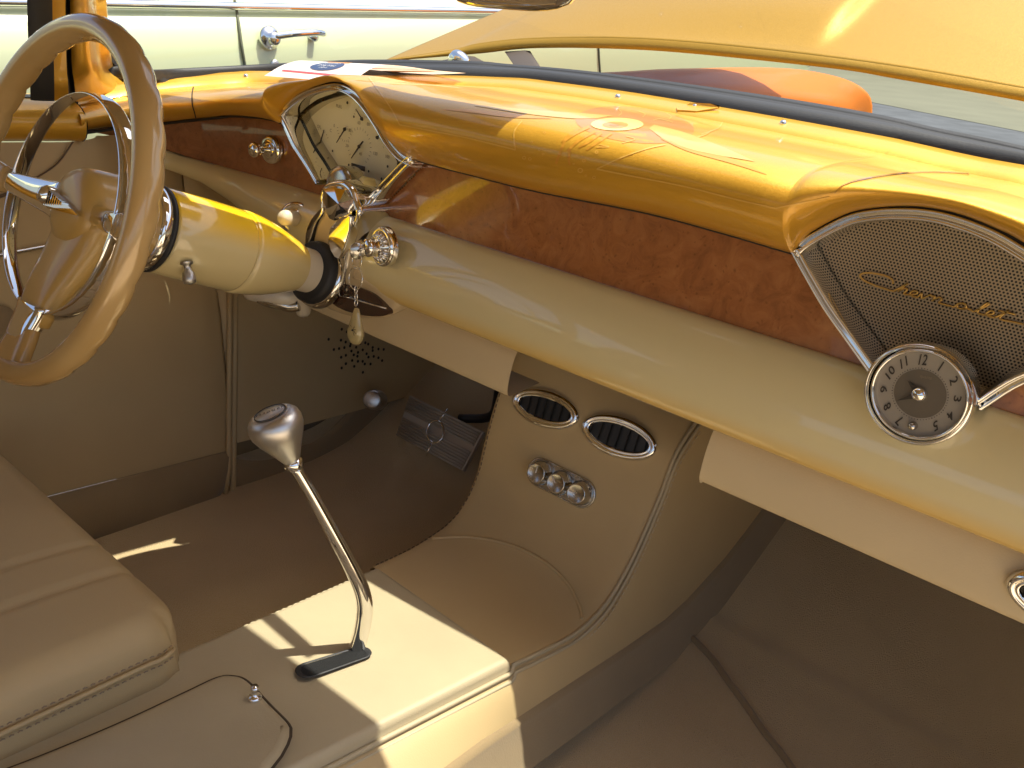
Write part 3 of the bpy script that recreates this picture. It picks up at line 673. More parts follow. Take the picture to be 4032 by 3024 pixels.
ign = unit(A3(-.18, -1, .0))
build(MB().lathe([(.0300, -.008), (.0300, .001), (.0285, .0045), (.0262, .0055), (.0235, .0045)], ig0, ign, 40), 'switch_bezel', M['chrome'], IG)
mfl = MB()
for k in range(18):
    a = 2*math.pi*k/18; e1 = unit(np.cross(ign, A3(0, 0, 1))); e2 = np.cross(e1, ign)
    mfl.tube([ig0+ign*.005+(e1*math.cos(a)+e2*math.sin(a))*.0225, ig0+ign*.012+(e1*math.cos(a)+e2*math.sin(a))*.0150], .0022, 6)
mfl.lathe([(.023, .002), (.0145, .0115), (.0140, .0125)], ig0, ign, 30)
build(mfl, 'fluted_cone', M['chrome'], IG)
build(MB().lathe([(.0135, .010), (.0142, .014), (.0120, .018), (.0138, .022), (.0138, .027), (.011, .031), (.0001, .032)], ig0, ign, 30), 'switch_barrel', M['chrome'], IG)
ig1 = ig0+ign*.032
KEY = thing('key_ring', 'chrome key ring with an amber teardrop fob hanging from the ignition', 'key ring', k2(790, 1580, .80))
def loop(c, r, th, n1, n=28):
    n1 = unit(np.array(n1, float)); e1 = unit(np.cross(n1, A3(0, 0, 1))); e2 = np.cross(n1, e1)
    return MB().tube([c+r*(math.cos(a)*e1+math.sin(a)*e2) for a in np.linspace(0, 2*math.pi, n, endpoint=False)], th, 6, closed=True)
yk = ig1[1]-.006
kh = k2(815, 790, yk)
build(MB().lathe([(.0001, .0013), (.0115, .0013), (.0125, 0), (.0115, -.0013), (.0001, -.0013)], kh, (1, -.55, .1), 28), 'key_head', M['billet'], KEY)
build(MB().tube([kh, ig1+ign*.0], .0022, 8), 'key_blade', M['billet'], KEY)
build(loop(k2(808, 880, yk), .0118, .0008, (-.1, -1, .1)), 'split_ring', M['chrome'], KEY)
build(loop(k2(796, 1035, yk), .0172, .0009, (-.1, -1, .1)), 'split_ring', M['chrome'], KEY)
ch = MB(); 
for i, (y0, y1) in enumerate(((1100, 1175), (1165, 1235), (1225, 1285))):
    c = (k2(800, y0, yk)+k2(800, y1, yk))/2; h = abs(k2(800, y0, yk)[2]-k2(800, y1, yk)[2])/2
    nx = A3(1, 0, 0) if i % 2 else A3(0, 1, 0)
    ch.tube([c+nx*.0028*math.cos(a)+A3(0, 0, 1)*h*math.sin(a) for a in np.linspace(0, 2*math.pi, 16, endpoint=False)], .0009, 6, closed=True)
build(ch, 'chain', M['chrome'], KEY)
fb = k2(798, 1470, yk)
build(MB().lathe([(.0001, .030), (.0040, .029), (.0065, .022), (.0110, .006), (.0145, -.008), (.0142, -.017), (.0098, -.0255), (.0001, -.0290)], fb, (0, 0, 1), 24, ex=(1, .25, 0), sy=.6), 'amber_fob', M['amber'], KEY)
sp_ = MB(); fc = fb+A3(.001, -.0075, -.004)
for a in (20, 55, 125, 160, 200, 235, 305, 340):
    d = A3(math.cos(math.radians(a)), 0, math.sin(math.radians(a))); sp_.tube([fc, fc+d*.005+A3(0, 0, .001), fc+d*.0088], .00045, 4)
sp_.lathe([(.0001, .002), (.0021, 0), (.0001, -.002)], fc, (0, 1, 0), 10)
sub(sp_, 'spider_inclusion', M['ink'], [c for c in KEY.children if c.name.startswith('amber_fob')][0])

# ================================================================== STEERING
WC = A3(-1.08, .436, -.2394); RW = .2101
SW = thing('steering_wheel', 'pearl gold three-spoke steering wheel with chrome horn ring', 'steering wheel', WC)
def wp(r, deg, h=0.):
    a = math.radians(deg); return WC+RX*r*math.cos(a)+UPc*r*math.sin(a)+AXc*h
rows = []
NS = 240
for i in range(NS):
    a = 360*i/NS; row = []
    e = RX*math.cos(math.radians(a))+UPc*math.sin(math.radians(a)); c = wp(RW, a)
    g = abs(math.sin(math.radians(a*15)))**.6
    for b in np.linspace(0, 2*math.pi, 20, endpoint=False):
        # b=0 outward, pi/2 forward (grip scallops on the far side)
        f = max(0, math.sin(b)); r_ = .0148*(1+.17*f*g+.10*max(0, -math.cos(b))*f*g)
        row.append(c+e*r_*math.cos(b)*1.0+AXc*r_*math.sin(b)*1.12)
    rows.append(row)
build(MB().grid(rows, cu=True, cv=True), 'rim', M['pearl'], SW)
# horn ring: flat chrome band
band = MB(); rows = []
for i in range(120):
    a = 3*i; e = RX*math.cos(math.radians(a))+UPc*math.sin(math.radians(a)); c = wp(.1380, a, .022)
    rows.append([c+e*.0015*math.cos(b)+(AXc*math.cos(.25)+e*.25)*.0108*math.sin(b) for b in np.linspace(0, 2*math.pi, 12, endpoint=False)])
build(band.grid(rows, cu=True, cv=True), 'horn_ring', M['chrome'], SW)
# hub: dished gold body
build(MB().lathe([(.0001, .020), (.030, .021), (.044, .026), (.0505, .036), (.053, .050), (.055, .080), (.056, .118), (.0001, .119)], WC, AXc, 48), 'hub', M['gold_hub'], SW)
def spoke(d0, d1, deg, w0, w1, h0, h1, t0, t1, mat_, name, x=.2):
    e = RX*math.cos(math.radians(deg))+UPc*math.sin(math.radians(deg)); s_ = -RX*math.sin(math.radians(deg))+UPc*math.cos(math.radians(deg)); rows = []
    for k in np.linspace(0, 1, 10):
        ks = k*k*(3-2*k)
        c = WC+e*(d0+(d1-d0)*k)+AXc*(h0+(h1-h0)*ks); w = w0+(w1-w0)*(k**.7); t_ = t0+(t1-t0)*k
        rows.append([c+s_*w*math.copysign(abs(math.cos(b))**.7, math.cos(b))+AXc*t_*math.copysign(abs(math.sin(b))**.7, math.sin(b)) for b in np.linspace(0, 2*math.pi, 20, endpoint=False)])
    m = MB().grid(rows, cv=True)
    for r_ in (rows[0], rows[-1]): m.flat(r_)
    return m
lo = spoke(.005, .150, 272, .064, .030, .060, .020, .034, .012, None, '')
build(lo, 'lower_spoke', M['gold_hub'], SW)
build(spoke(.150, .205, 273, .023, .034, .012, .004, .011, .013, None, ''), 'spoke_root', M['pearl'], SW)
cap = spoke(.126, .172, 272, .034, .025, .018, .010, .0145, .0120, None, ''); build(cap, 'spoke_clasp', M['chrome'], SW)
build(spoke(.03, .152, 180, .026, .012, .030, .014, .006, .006, None, ''), 'chrome_spoke', M['chrome'], SW)
build(spoke(.150, .203, 180, .016, .024, .014, .003, .009, .012, None, ''), 'spoke_root', M['pearl'], SW)
build(spoke(.03, .150, 2, .013, .014, .040, .016, .008, .006, None, ''), 'chrome_spoke', M['chrome'], SW)
build(spoke(.150, .203, 2, .015, .022, .014, .003, .009, .012, None, ''), 'spoke_root', M['pearl'], SW)
# hub emblem: finned chrome arrow pointing across the hub
em_ = MB(); b0 = WC+AXc*.012
tri = [b0-RX*.030+UPc*.013, b0+RX*.052-UPc*.004, b0-RX*.030-UPc*.012]
em_.prism([q+AXc*.009 for q in tri], -AXc*.006)
for k in range(9):
    x0 = -.024+k*.0055; h = .0105*(1-k/10)
    em_.box(b0+RX*x0+UPc*.002+AXc*.000, .0014, .0045, h, (RX, AXc, UPc))
em_.lathe([(.0001, -.013), (.008, -.011), (.012, -.004), (.012, .006)], b0-RX*.026+UPc*.004, AXc, 18, sx=.7)
build(em_, 'hub_emblem', M['chrome'], SW)
# column
COLM = thing('steering_column', 'fat cream steering column with a gold-yellow top running into the dash', 'steering column', WC+AXc*.40)
def cyl(prof, name, mt, seg=56): return build(MB().lathe(prof, WC, AXc, seg), name, mt, COLM)
cyl([(.050, .116), (.0565, .117), (.0588, .1205), (.0592, .127), (.0585, .1325), (.050, .134)], 'chrome_collar', M['chrome'])
cyl([(.045, .133), (.0585, .134), (.0588, .139), (.050, .141)], 'black_seal', M['black_rubber'])
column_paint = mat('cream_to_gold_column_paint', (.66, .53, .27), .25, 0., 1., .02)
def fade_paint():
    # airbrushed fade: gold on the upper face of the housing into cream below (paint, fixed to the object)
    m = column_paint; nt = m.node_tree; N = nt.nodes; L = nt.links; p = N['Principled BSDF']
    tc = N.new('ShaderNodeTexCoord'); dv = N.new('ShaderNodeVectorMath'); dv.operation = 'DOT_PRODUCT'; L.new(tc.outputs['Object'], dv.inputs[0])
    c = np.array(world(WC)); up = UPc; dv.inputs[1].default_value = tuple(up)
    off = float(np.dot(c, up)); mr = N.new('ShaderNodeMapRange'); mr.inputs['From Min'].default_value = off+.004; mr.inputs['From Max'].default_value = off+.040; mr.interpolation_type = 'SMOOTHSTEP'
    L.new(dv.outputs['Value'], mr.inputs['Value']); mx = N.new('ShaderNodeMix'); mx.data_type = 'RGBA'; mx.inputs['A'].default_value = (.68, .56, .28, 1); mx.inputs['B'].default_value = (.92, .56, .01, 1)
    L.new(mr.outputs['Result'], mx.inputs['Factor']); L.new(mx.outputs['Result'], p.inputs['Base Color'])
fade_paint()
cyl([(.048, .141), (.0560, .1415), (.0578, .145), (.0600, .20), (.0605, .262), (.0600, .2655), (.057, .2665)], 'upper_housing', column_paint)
cyl([(.057, .2668), (.0590, .2675)], 'housing_seam', M['dark_gap'])
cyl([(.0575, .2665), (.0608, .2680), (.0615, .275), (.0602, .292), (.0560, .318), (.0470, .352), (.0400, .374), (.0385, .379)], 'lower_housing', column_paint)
cyl([(.0375, .372), (.0350, .382), (.0345, .430)], 'ivory_sleeve', M['ivory'])
cyl([(.034, .408), (.0450, .409), (.0495, .413), (.0510, .422), (.0500, .445), (.03, .448)], 'rubber_boot', M['black_rubber'])
cyl([(.0495, .424), (.0535, .425), (.0555, .430), (.0560, .438), (.050, .447)], 'chrome_ring', M['chrome'])
kb = PX(725, 1008, -1.02); kb = A3(-1.035, .602, -.318)
kd = unit(A3(.55, -.42, -.72))
kk = MB().lathe([(.0075, -.002), (.0072, .002), (.0045, .003), (.0045, .010), (.0085, .013), (.0092, .022), (.0085, .028), (.0001, .030)], kb, kd, 20)
k0 = PX(735, 1035, -1.027)
kk = MB().lathe([(.0085, -.001), (.0080, .002), (.0050, .003), (.0050, .010), (.0082, .013), (.0090, .022), (.0080, .027), (.0001, .029)], k0, unit(A3(.35, -.05, -.9)), 20)
build(kk, 'tilt_knob', M['satin'], COLM)

# ================================================================== GEAR SHIFTER
SH = thing('gear_shifter', 'chrome gear lever with satin teardrop knob rising from the sunlit console', 'gear lever', PZ(1395, 2560, -.715))
a_ = PZ(1400, 2560, -.715); dh = unit(A3(-.49, -.87, 0)); nrm = np.cross(dh, A3(0, 0, 1))
def shp(u, v): return PP(u, v, a_, nrm)
sp = [shp(1385, 2600)+A3(0, 0, -.01), shp(1412, 2530), shp(1432, 2440), shp(1434, 2370), shp(1415, 2300), shp(1370, 2210), shp(1300, 2080), shp(1225, 1945), shp(1160, 1835)]
spc = cr(sp, 6); rd = np.interp(np.linspace(0, 1, len(spc)), [0, .3, .5, 1], [.0102, .0104, .0096, .0062])
build(MB().tube(spc, list(rd), 16), 'lever', M['chrome'], SH)
tipp = spc[-1]; kdir = unit(shp(1075, 1700)-shp(1140, 1815)); kdir = unit(shp(1105, 1690)-tipp*1.0)
kdir = unit(kdir*1.0+A3(-.10, -.05, .05))
build(MB().lathe([(.0095, -.003), (.0108, .001), (.0108, .006), (.0085, .008)], tipp, kdir, 6), 'lock_nut', M['chrome'], SH)
kn = build(MB().lathe([(.0080, .007), (.0100, .009), (.0145, .018), (.0200, .0285), (.0255, .0385), (.0290, .0475), (.0296, .0545), (.0280, .0610), (.0240, .0655), (.0176, .0682), (.0171, .0677), (.0165, .0682), (.0090, .0695), (.0001, .0698)], tipp, kdir, 48), 'shift_knob', M['satin'], SH)
tc_ = tipp+kdir*.0701; ke = unit(np.cross(kdir, A3(.3, 1, 0))); ke2 = np.cross(kdir, ke)
if ke[0] < 0: ke = -ke
ke = unit(R.T[0] if False else (R @ A3(1, -.62, 0))); ke = unit(ke-np.dot(ke, kdir)*kdir); kup = np.cross(kdir, ke)
m = MB(); text_mb(m, '1 2 3 D N R P', .0054, tc_, ke, kup, bold=.0001); sub(m, 'gear_lettering', M['ink'], kn)
m = MB().tube([tipp+kdir*.0688+(ke*math.cos(a)+kup*math.sin(a))*.0171 for a in np.linspace(0, 2*math.pi, 40, endpoint=False)], .0005, 5, closed=True)
sub(m, 'engraved_ring', M['ink'], kn)

# ================================================================== CENTRE CONSOLE
CON = thing('center_console', 'cream leather console with stitched edges between the seats', 'console', (-.64, .6, -.88))
RE = [(2755, 1636), (2665, 1778), (2600, 1947), (2511, 2154), (2437, 2296), (2369, 2395), (2270, 2488), (2147, 2556), (2017, 2617)]
LE = [(2032, 1358), (1960, 1551), (1916, 1706), (1880, 1851), (1829, 1967), (1764, 2053), (1663, 2126), (1570, 2177), (1460, 2227)]
ra = resamp(cr([PX(u, v, -.497) for u, v in RE], 8), 60); la = resamp(cr([PX(u, v, -.79) for u, v in LE], 8), 60)
la[-1] = la[-1]; rows = []
for a, b in zip(la, ra):
    d = b-a; t = unit(d); rows.append([a-A3(0, 0, .10)+A3(.0, .0, 0), a+A3(-.002, 0, -.012), a+A3(.001, 0, -.003), a+A3(.006, 0, 0)]+[a+A3(.006, 0, 0)+(b-a-A3(.012, 0, 0))*k+A3(0, 0, .002*math.sin(math.pi*k)) for k in np.linspace(.05, .95, 14)]+[b-A3(.006, 0, 0), b-A3(.001, 0, .003), b+A3(.001, 0, -.006)])
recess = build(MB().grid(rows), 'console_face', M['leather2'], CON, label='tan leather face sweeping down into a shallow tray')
# moulded rings in the tray
rg = MB()
def tray(u, v):
    return None
tb = BVHTree.FromPolygons([tuple(v) for r_ in rows for v in r_], [(i*len(rows[0])+j, i*len(rows[0])+j+1, (i+1)*len(rows[0])+j+1, (i+1)*len(rows[0])+j) for i in range(len(rows)-1) for j in range(len(rows[0])-1)])
def on_tray(u, v, lift=0.):
    d = unit(ray(u, v)); h = tb.ray_cast(Vector((0, 0, 0)), Vector(d))
    return None if h[0] is None else np.array(h[0])+A3(0, -.3, 1)*lift
for pts in ([(1700, 2120), (1850, 2115), (1990, 2140), (2100, 2185), (2190, 2250), (2250, 2320), (2285, 2400), (2292, 2440)],
            ):
    q = [on_tray(*p) for p in [tuple(x[:2]) for x in cr([A3(u, v, 0) for u, v in pts], 6)]]; q = [x for x in q if x is not None]
    if len(q) > 3: rg.tube(q, .0028, 8, ry=None)
build(rg, 'moulded_ring', M['leather2'], CON)
# pad block (shifter plinth)
ZP = -.703
FRc = PZ(2018, 2596, ZP); FLc = A3(-.785, .742, -.727); 
FLc = PX(1490, 2226, -.782); BRc = PZ(0, 3560, ZP)
q1 = PZ(1425, 2895, ZP); q0 = FRc; dr_ = unit(q1-q0); BRc = q0+dr_*.62
lq = PX(1030, 2424, -.782); dl = unit(lq-FLc); BLc = FLc+dl*.62
def top(s, t):  # s 0..1 front to back, t 0..1 left to right
    a = FLc+(BLc-FLc)*s; b = FRc+(BRc-FRc)*s; p = a+(b-a)*t
    return p
def rounded(s, t):
    return top(s, t)
rows = []; ns, ntt = 40, 24; rad = .009
L_ = .62; wd = np.linalg.norm(FRc-FLc)
def edge(d):  # drop as function of distance to the edge
    return 0 if d >= rad else rad-math.sqrt(max(0, rad*rad-(rad-d)**2))
for i in range(ns+1):
    s = (i/ns)**1.6; row = []
    tl = [0, .002/wd, .005/wd, .009/wd]+list(np.linspace(.012/wd, 1-.012/wd, ntt))+[1-.009/wd, 1-.005/wd, 1-.002/wd, 1]
    for t in tl:
        dd = min(t*wd, (1-t)*wd); ds = s*L_
        z = edge(dd)+edge(ds); row.append(top(s, t)-A3(0, 0, z))
    row = [row[0]-A3(.0, 0, .13)]+row+[row[-1]-A3(0, 0, .008), row[-1]+A3(.004, 0, -.014)]
    rows.append(row)
f = rows[0]; rows.insert(0, [p-A3(0, .002, .035) for p in f])
# shift slot: cut by leaving a dark recessed tray proud of the leather by a hair
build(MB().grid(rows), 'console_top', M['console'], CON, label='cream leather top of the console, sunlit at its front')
sl0 = PZ(1205, 2632, ZP); sl1 = PZ(1425, 2556, ZP); sd = unit(sl1-sl0); sn = A3(-sd[1], sd[0], 0)
sl = [];
for a in np.linspace(-90, 90, 9): sl.append(sl1+sd*.012*math.cos(math.radians(a))-sn*.0130*math.sin(math.radians(a)))
for a in np.linspace(90, 270, 9): sl.append(sl0+sd*.012*math.cos(math.radians(a))-sn*.0150*math.sin(math.radians(a)))
sz = [p+A3(0, 0, -.0082) for p in sl]
planez = lambda p: p
slot = MB(); cS = sum(sl)/len(sl)
def on_top(p, lift):
    # height of the console top under p
    v0 = FLc; e1 = BLc-FLc; e2 = FRc-FLc; n = np.cross(e1, e2); z = v0[2]-((p[0]-v0[0])*n[0]+(p[1]-v0[1])*n[1])/n[2]; return A3(p[0], p[1], z+lift)
rr_ = [[on_top(p, .0015) for p in sl], [on_top(p+(cS-p)*.06, .0030) for p in sl], [on_top(p+(cS-p)*.14, .0010) for p in sl]]
slot.grid(rr_, cv=True)
build(slot, 'slot_bezel', M['black_rubber'], CON)
build(MB().flat([on_top(p+(cS-p)*.12, .0006) for p in sl]), 'slot_brush', mat('slot_brush', (.012, .012, .012), .7, 0, 0, bump=1., bscale=900, dist=.004), CON)
# lid seam and latch on the rear of the console
def on_topS(u, v, lift=0):
    v0 = FLc; n = np.cross(BLc-FLc, FRc-FLc); p = PP(u, v, v0, n); return p+A3(0, 0, lift)
T7 = lambda x, y: (x/1.0887, 1500+y/1.0887)
lid = [T7(-300, 1780), T7(100, 1640), T7(500, 1475), T7(800, 1335), T7(930, 1275), T7(1000, 1268), T7(1060, 1290), T7(1150, 1385), T7(1225, 1460), T7(1245, 1490)]
lp_ = cr([on_topS(*p, .0006) for p in lid], 6)
lid_poly = lp_+[on_topS(*T7(1244, 1525), .0006), on_topS(*T7(1232, 1560), .0006), on_topS(*T7(1205, 1610), .0006), on_topS(*T7(1150, 1680), .0006), on_topS(*T7(1060, 1780), .0006), on_topS(*T7(800, 2100), .0006), on_topS(*T7(-300, 2500), .0006)]
cLd = sum(lid_poly)/len(lid_poly)
def inset(P, d, h):
    out = []; n = len(P)
    for i, p in enumerate(P):
        t = P[(i+1) % n]-P[i-1]; t = unit(A3(t[0], t[1], 0)); nn = A3(-t[1], t[0], 0)
        if np.dot(nn, cLd-p) < 0: nn = -nn
        out.append(p+nn*d+A3(0, 0, h))
    return out
build(MB().grid([inset(lid_poly, -.0022, -.0002), inset(lid_poly, .003, -.0002)], cv=True), 'lid_seam', mat('seam_brown', (.06, .042, .026), .9), CON)
lm = MB().grid([inset(lid_poly, .0008, -.004), inset(lid_poly, .0012, .0008), inset(lid_poly, .0030, .0028), inset(lid_poly, .0062, .0042), inset(lid_poly, .010, .0046)], cv=True); lm.flat(inset(lid_poly, .010, .0046))
build(lm, 'console_lid', M['console'], CON)
lt = on_topS(*T7(1092, 1378), .004)
build(MB().lathe([(.0075, 0), (.0078, .004), (.006, .006), (.0035, .007), (.003, .012), (.0048, .014), (.0045, .018), (.0001, .019)], lt, (0, 0, 1), 20), 'lid_latch', M['chrome'], CON)
# right side of the console: leather then carpeted band
side = []
RT = [r_[-1] for r_ in rows[2:]][::-1]+[b+A3(.001, 0, -.006) for b in ra[::-1]]
RT = resamp(RT, 110)
LEh = [(-1.0, -.775), (.55, -.765), (.63, -.7665), (.94, -.80), (1.06, -.808), (1.12, -.800), (1.23, -.765), (1.30, -.73), (1.37, -.69), (1.6, -.55)]
CEh = [(-1.0, -.82), (.60, -.815), (.67, -.8214), (1.098, -.866), (1.17, -.862), (1.25, -.832), (1.37, -.770), (1.46, -.73), (1.7, -.56)]
# map each top point to a foot point further forward along the flowing side
def foot(y, tab): return np.interp(y, [a for a, b in tab], [b for a, b in tab])
ny = len(RT); sr = []
for i, p in enumerate(RT):
    y = p[1]; k = max(0, (y-.70)/(1.08-.70)) if y > .70 else 0
    k = min(1, i/(ny-1)); 
    arc = np.linspace(0, 1, ny)[i]
    sr.append(p)
# arc-length of top path vs forward run of foot path
P_ = np.array(RT); dcum = np.r_[0, np.cumsum(np.linalg.norm(np.diff(P_, axis=0), axis=1))]; dtot = dcum[-1]
y_start = P_[0, 1]; y_end = 1.50
rows = []; foots = []
i_c = next(i for i in range(ny) if P_[i, 1] > .72 )
for i, p in enumerate(RT):
    if i < i_c: yf = p[1]+.0
    else:
        t = (dcum[i]-dcum[i_c])/(dtot-dcum[i_c]); yf = P_[i_c, 1]+(y_end-P_[i_c, 1])*t
    q = A3(-.468+.03*max(0, yf-1.1), yf, foot(yf, LEh)); foots.append((yf, q))
    mid = (p+q)/2+A3(.004, 0, 0)
    rows.append([p+A3(0, 0, 0), p+(q-p)*.1+A3(.003, 0, 0), p+(q-p)*.3+A3(.005, 0, 0), mid, p+(q-p)*.8+A3(.003, 0, 0), q])
build(MB().grid(rows), 'side_panel', M['leather2'], CON)
rows = []
for yf in np.linspace(y_start, 1.5, 90):
    q = A3(-.466+.03*max(0, yf-1.1), yf, foot(yf, LEh)); f_ = A3(-.445+.05*max(0, yf-1.1), yf+.03*(yf > 1.1), foot(yf, CEh))
    rows.append([q+A3(-.004, 0, .004), q+A3(.0045, 0, .001), q+A3(.005, 0, -.004), (q+f_)/2+A3(.004, 0, 0), f_+A3(0, 0, .004), f_+A3(.006, 0, -.008)])
build(MB().grid(rows), 'carpet_band', M['suede'], CON)
# piping and stitching on both edges
pr = RT
def offp(P, dx, dz): return [p+A3(dx, 0, dz) for p in P]
build(MB().tube(offp(pr, -.001, .0045), .0030, 8), 'piping', M['console'], CON)
build(MB().tube(offp(pr, .0035, -.004), .0026, 8), 'piping', M['console'], CON)
def stitches(P, L1=.0055, gap=.0035, r=.0009):
    P = np.array(P); d = np.r_[0, np.cumsum(np.linalg.norm(np.diff(P, axis=0), axis=1))]; m = MB(); s = 0
    at = lambda q: np.array([np.interp(q, d, P[:, k]) for k in range(3)])
    while s+L1 < d[-1]:
        a, b = at(s), at(s+L1); m.tube([a-A3(0, 0, .0006), (a+b)/2+A3(0, 0, .0004), b-A3(0, 0, .0006)], r, 5, caps=False); s += L1+gap
    return m
build(stitches(offp(pr, -.0085, .0030)), 'stitching', M['thread'], CON)
build(stitches(offp(pr, .0075, -.011), r=.0012), 'stitching', M['thread'], CON)
lfr = [l+A3(.004, 0, .0008) for l in la]
build(stitches(lfr), 'stitching', M['thread_dark'], CON)
ltop = [rows_ for rows_ in []]
le = [top(s, 0.0)-A3(.0, 0, .006) for s in np.linspace(0, 1, 60)]
build(stitches(le, .0065, .003, .0022), 'stitching', M['console'], CON)

# vents and climate control on the console face
def face_at(u, v):
    p = on_tray(u, v); d = unit(ray(u, v)); h = tb.ray_cast(Vector((0, 0, 0)), Vector(d)); n = np.array(h[1]); n = -n if np.dot(n, d) > 0 else n
    return np.array(h[0]), unit(n)
V1 = lambda x, y: (2000+x/2.861, 1480+y/2.861)
def vent(name, label, cxy, l, r_, group, w=None, p=None, n=None):
    if p is None:
        c, n = face_at(*cxy); L1, _ = face_at(*l); R1, _ = face_at(*r_)
    else: c, L1, R1 = p, l, r_
    ex = R1-L1; a = np.linalg.norm(ex)/2; ex = unit(ex-np.dot(ex, n)*n); c = (L1+R1)/2+n*.001
    t = thing(name, label, 'air vent', c, group); b = a*.50
    def ring(prof): return [[c+ex*math.cos(q)*(a+o)+np.cross(n, ex)*math.sin(q)*(b+o)+n*h for q in np.linspace(0, 2*math.pi, 56, endpoint=False)] for o, h in prof]
    build(MB().grid(ring([(.0, -.004), (.0005, .002), (-.003, .0062), (-.0065, .0066), (-.008, .0045), (-.0095, .0060), (-.012, .0056), (-.0135, .002), (-.014, -.006)]), cv=True), 'chrome_ring', M['chrome'], t)
    build(MB().flat(ring([(-.012, .0026)])[0]), 'vent_cavity', M['black'], t)
    lv = MB(); ey = np.cross(n, ex)
    for k in range(-3, 4):
        x = k*a*.24; hh = b*math.sqrt(max(0, 1-(x/a)**2))-.014*b/.03
        if hh < .004: continue
        e1 = unit(ex*.5+n*.86); lv.box(c+ex*x+n*.0036, .0032, hh, .0004, (e1, ey, unit(np.cross(e1, ey))))
    build(lv, 'louvre', mat('louvre_plastic', (.012, .012, .011), .75, spec=.2), t)
    return t
vent('air_vent', 'left one of the two oval chrome vents side by side on the console face', V1(430, 365), V1(62, 255), V1(800, 490), 'oval chrome air vents')
vent('air_vent', 'right one of the two oval chrome vents side by side on the console face', V1(1260, 690), V1(840, 545), V1(1680, 840), 'oval chrome air vents')
nv = unit(A3(0, -1, -.1)); cvt = A3(.010, .884, -.425)
pl = PY(3967, 2285, .883)
vent('air_vent', 'oval chrome vent at the far right end of the tan panel under the dash', None, pl, pl+A3(.118, 0, 0), 'oval chrome air vents', p=pl+A3(.059, 0, 0), n=nv)
cC, nC = face_at(*V1(640, 1200)); exC = unit(face_at(*V1(900, 1330))[0]-face_at(*V1(330, 1040))[0]); exC = unit(exC-np.dot(exC, nC)*nC); eyC = np.cross(nC, exC); eyC = eyC if eyC[2] > 0 else -eyC
cC = (face_at(*V1(225, 1065))[0]+face_at(*V1(1000, 1345))[0])/2
HV = thing('climate_control', 'brushed metal climate panel with three round knobs below the console vents', 'control panel', cC)
hl = np.linalg.norm(face_at(*V1(1000, 1345))[0]-face_at(*V1(225, 1065))[0])/2; hh = hl*.38
def stad(h, k=1.):
    q = []
    for a in np.linspace(-90, 90, 13): q.append(cC+exC*((hl-hh)+hh*k*math.cos(math.radians(a)))+eyC*hh*k*math.sin(math.radians(a))+nC*h)
    for a in np.linspace(90, 270, 13): q.append(cC+exC*(-(hl-hh)+hh*k*math.cos(math.radians(a)))+eyC*hh*k*math.sin(math.radians(a))+nC*h)
    return q
m = MB().grid([stad(-.002), stad(.0035), stad(.0045, .96), stad(.0042, .90), stad(.0030, .87)], cv=True); m.flat(stad(.0030, .87))
plate = build(m, 'control_plate', M['billet'], HV)
for k in (-1, 0, 1):
    c = cC+exC*k*(hl*.60)+nC*.003
    kx = build(MB().lathe([(.0185, 0), (.0190, .002), (.0172, .003), (.0155, .018), (.0150, .0195), (.0140, .0202), (.0130, .0196), (.0001, .0196)], c, nC, 30), 'control_knob', M['billet'], HV)
    a = 2.4+k*.7; sub(MB().box(c+nC*.0202+(exC*math.cos(a)+eyC*math.sin(a))*.006, .0055, .0005, .0005, (exC*math.cos(a)+eyC*math.sin(a), -exC*math.sin(a)+eyC*math.cos(a), nC)), 'pointer', M['white'], kx)
sub(text_mb(MB(), 'Climate', .006, cC+exC*hl*.30+eyC*hh*.60+nC*.0036, exC, eyC, shear=.3), 'panel_lettering', M['faint_ink'], plate)
for k, s_ in ((-1, 'A/C'), (0, '*'), (1, '=')):
    sub(text_mb(MB(), s_, .006, cC+exC*(k-.25)*hl*.60-eyC*hh*.80+nC*.0036, exC, eyC), 'panel_lettering', M['faint_ink'], plate)

# ================================================================== CABIN SHELL
# carpeted floor and toe board (one sheet)
fp = [(-.6, -.90), (.2, -.90), (.9, -.895), (1.10, -.885), (1.20, -.860), (1.35, -.78), (1.50, -.68), (1.62, -.55), (1.68, -.40), (1.70, -.2)]
prf = cr([np.array(p) for p in fp], 6)
rows = [[A3(x, p[0], p[1]+(.018 if x > -.6 else 0)*(1 if p[0] < 1.2 else .5)) for x in list(np.linspace(-1.46, -.62, 12))+list(np.linspace(-.60, .16, 12))] for p in prf]
floor = build(MB().grid(rows), 'floor', M['carpet'], kind='structure', label='dark brown carpeted car floor running up to the toe board', cat='floor')
fb_ = BVHTree.FromPolygons([tuple(v) for r_ in rows for v in r_], [(i*24+j, i*24+j+1, (i+1)*24+j+1, (i+1)*24+j) for i in range(len(rows)-1) for j in range(23)])
def on_floor(u, v, lift=0.):
    d = unit(ray(u, v)); h = fb_.ray_cast(Vector((0, 0, 0)), Vector(d)); return None if h[0] is None else np.array(h[0])+A3(0, 0, lift)
T8 = lambda x, y: (1900+x/1.62, 2000+y/1.62)
rp = [on_floor(*T8(*p), .002) for p in ((1335, 835), (1400, 900), (1480, 990), (1570, 1120), (1680, 1270), (1790, 1430), (1900, 1570), (1980, 1680), (2100, 1850))]
rp = [p for p in rp if p is not None]
mt_l = resamp(cr(rp, 6), 50)
FM = MB().tube(mt_l, .0055, 8)
build(FM, 'floor_mat_edging', M['suede'], label='raised brown piping curving across the passenger footwell carpet', cat='carpet edging')
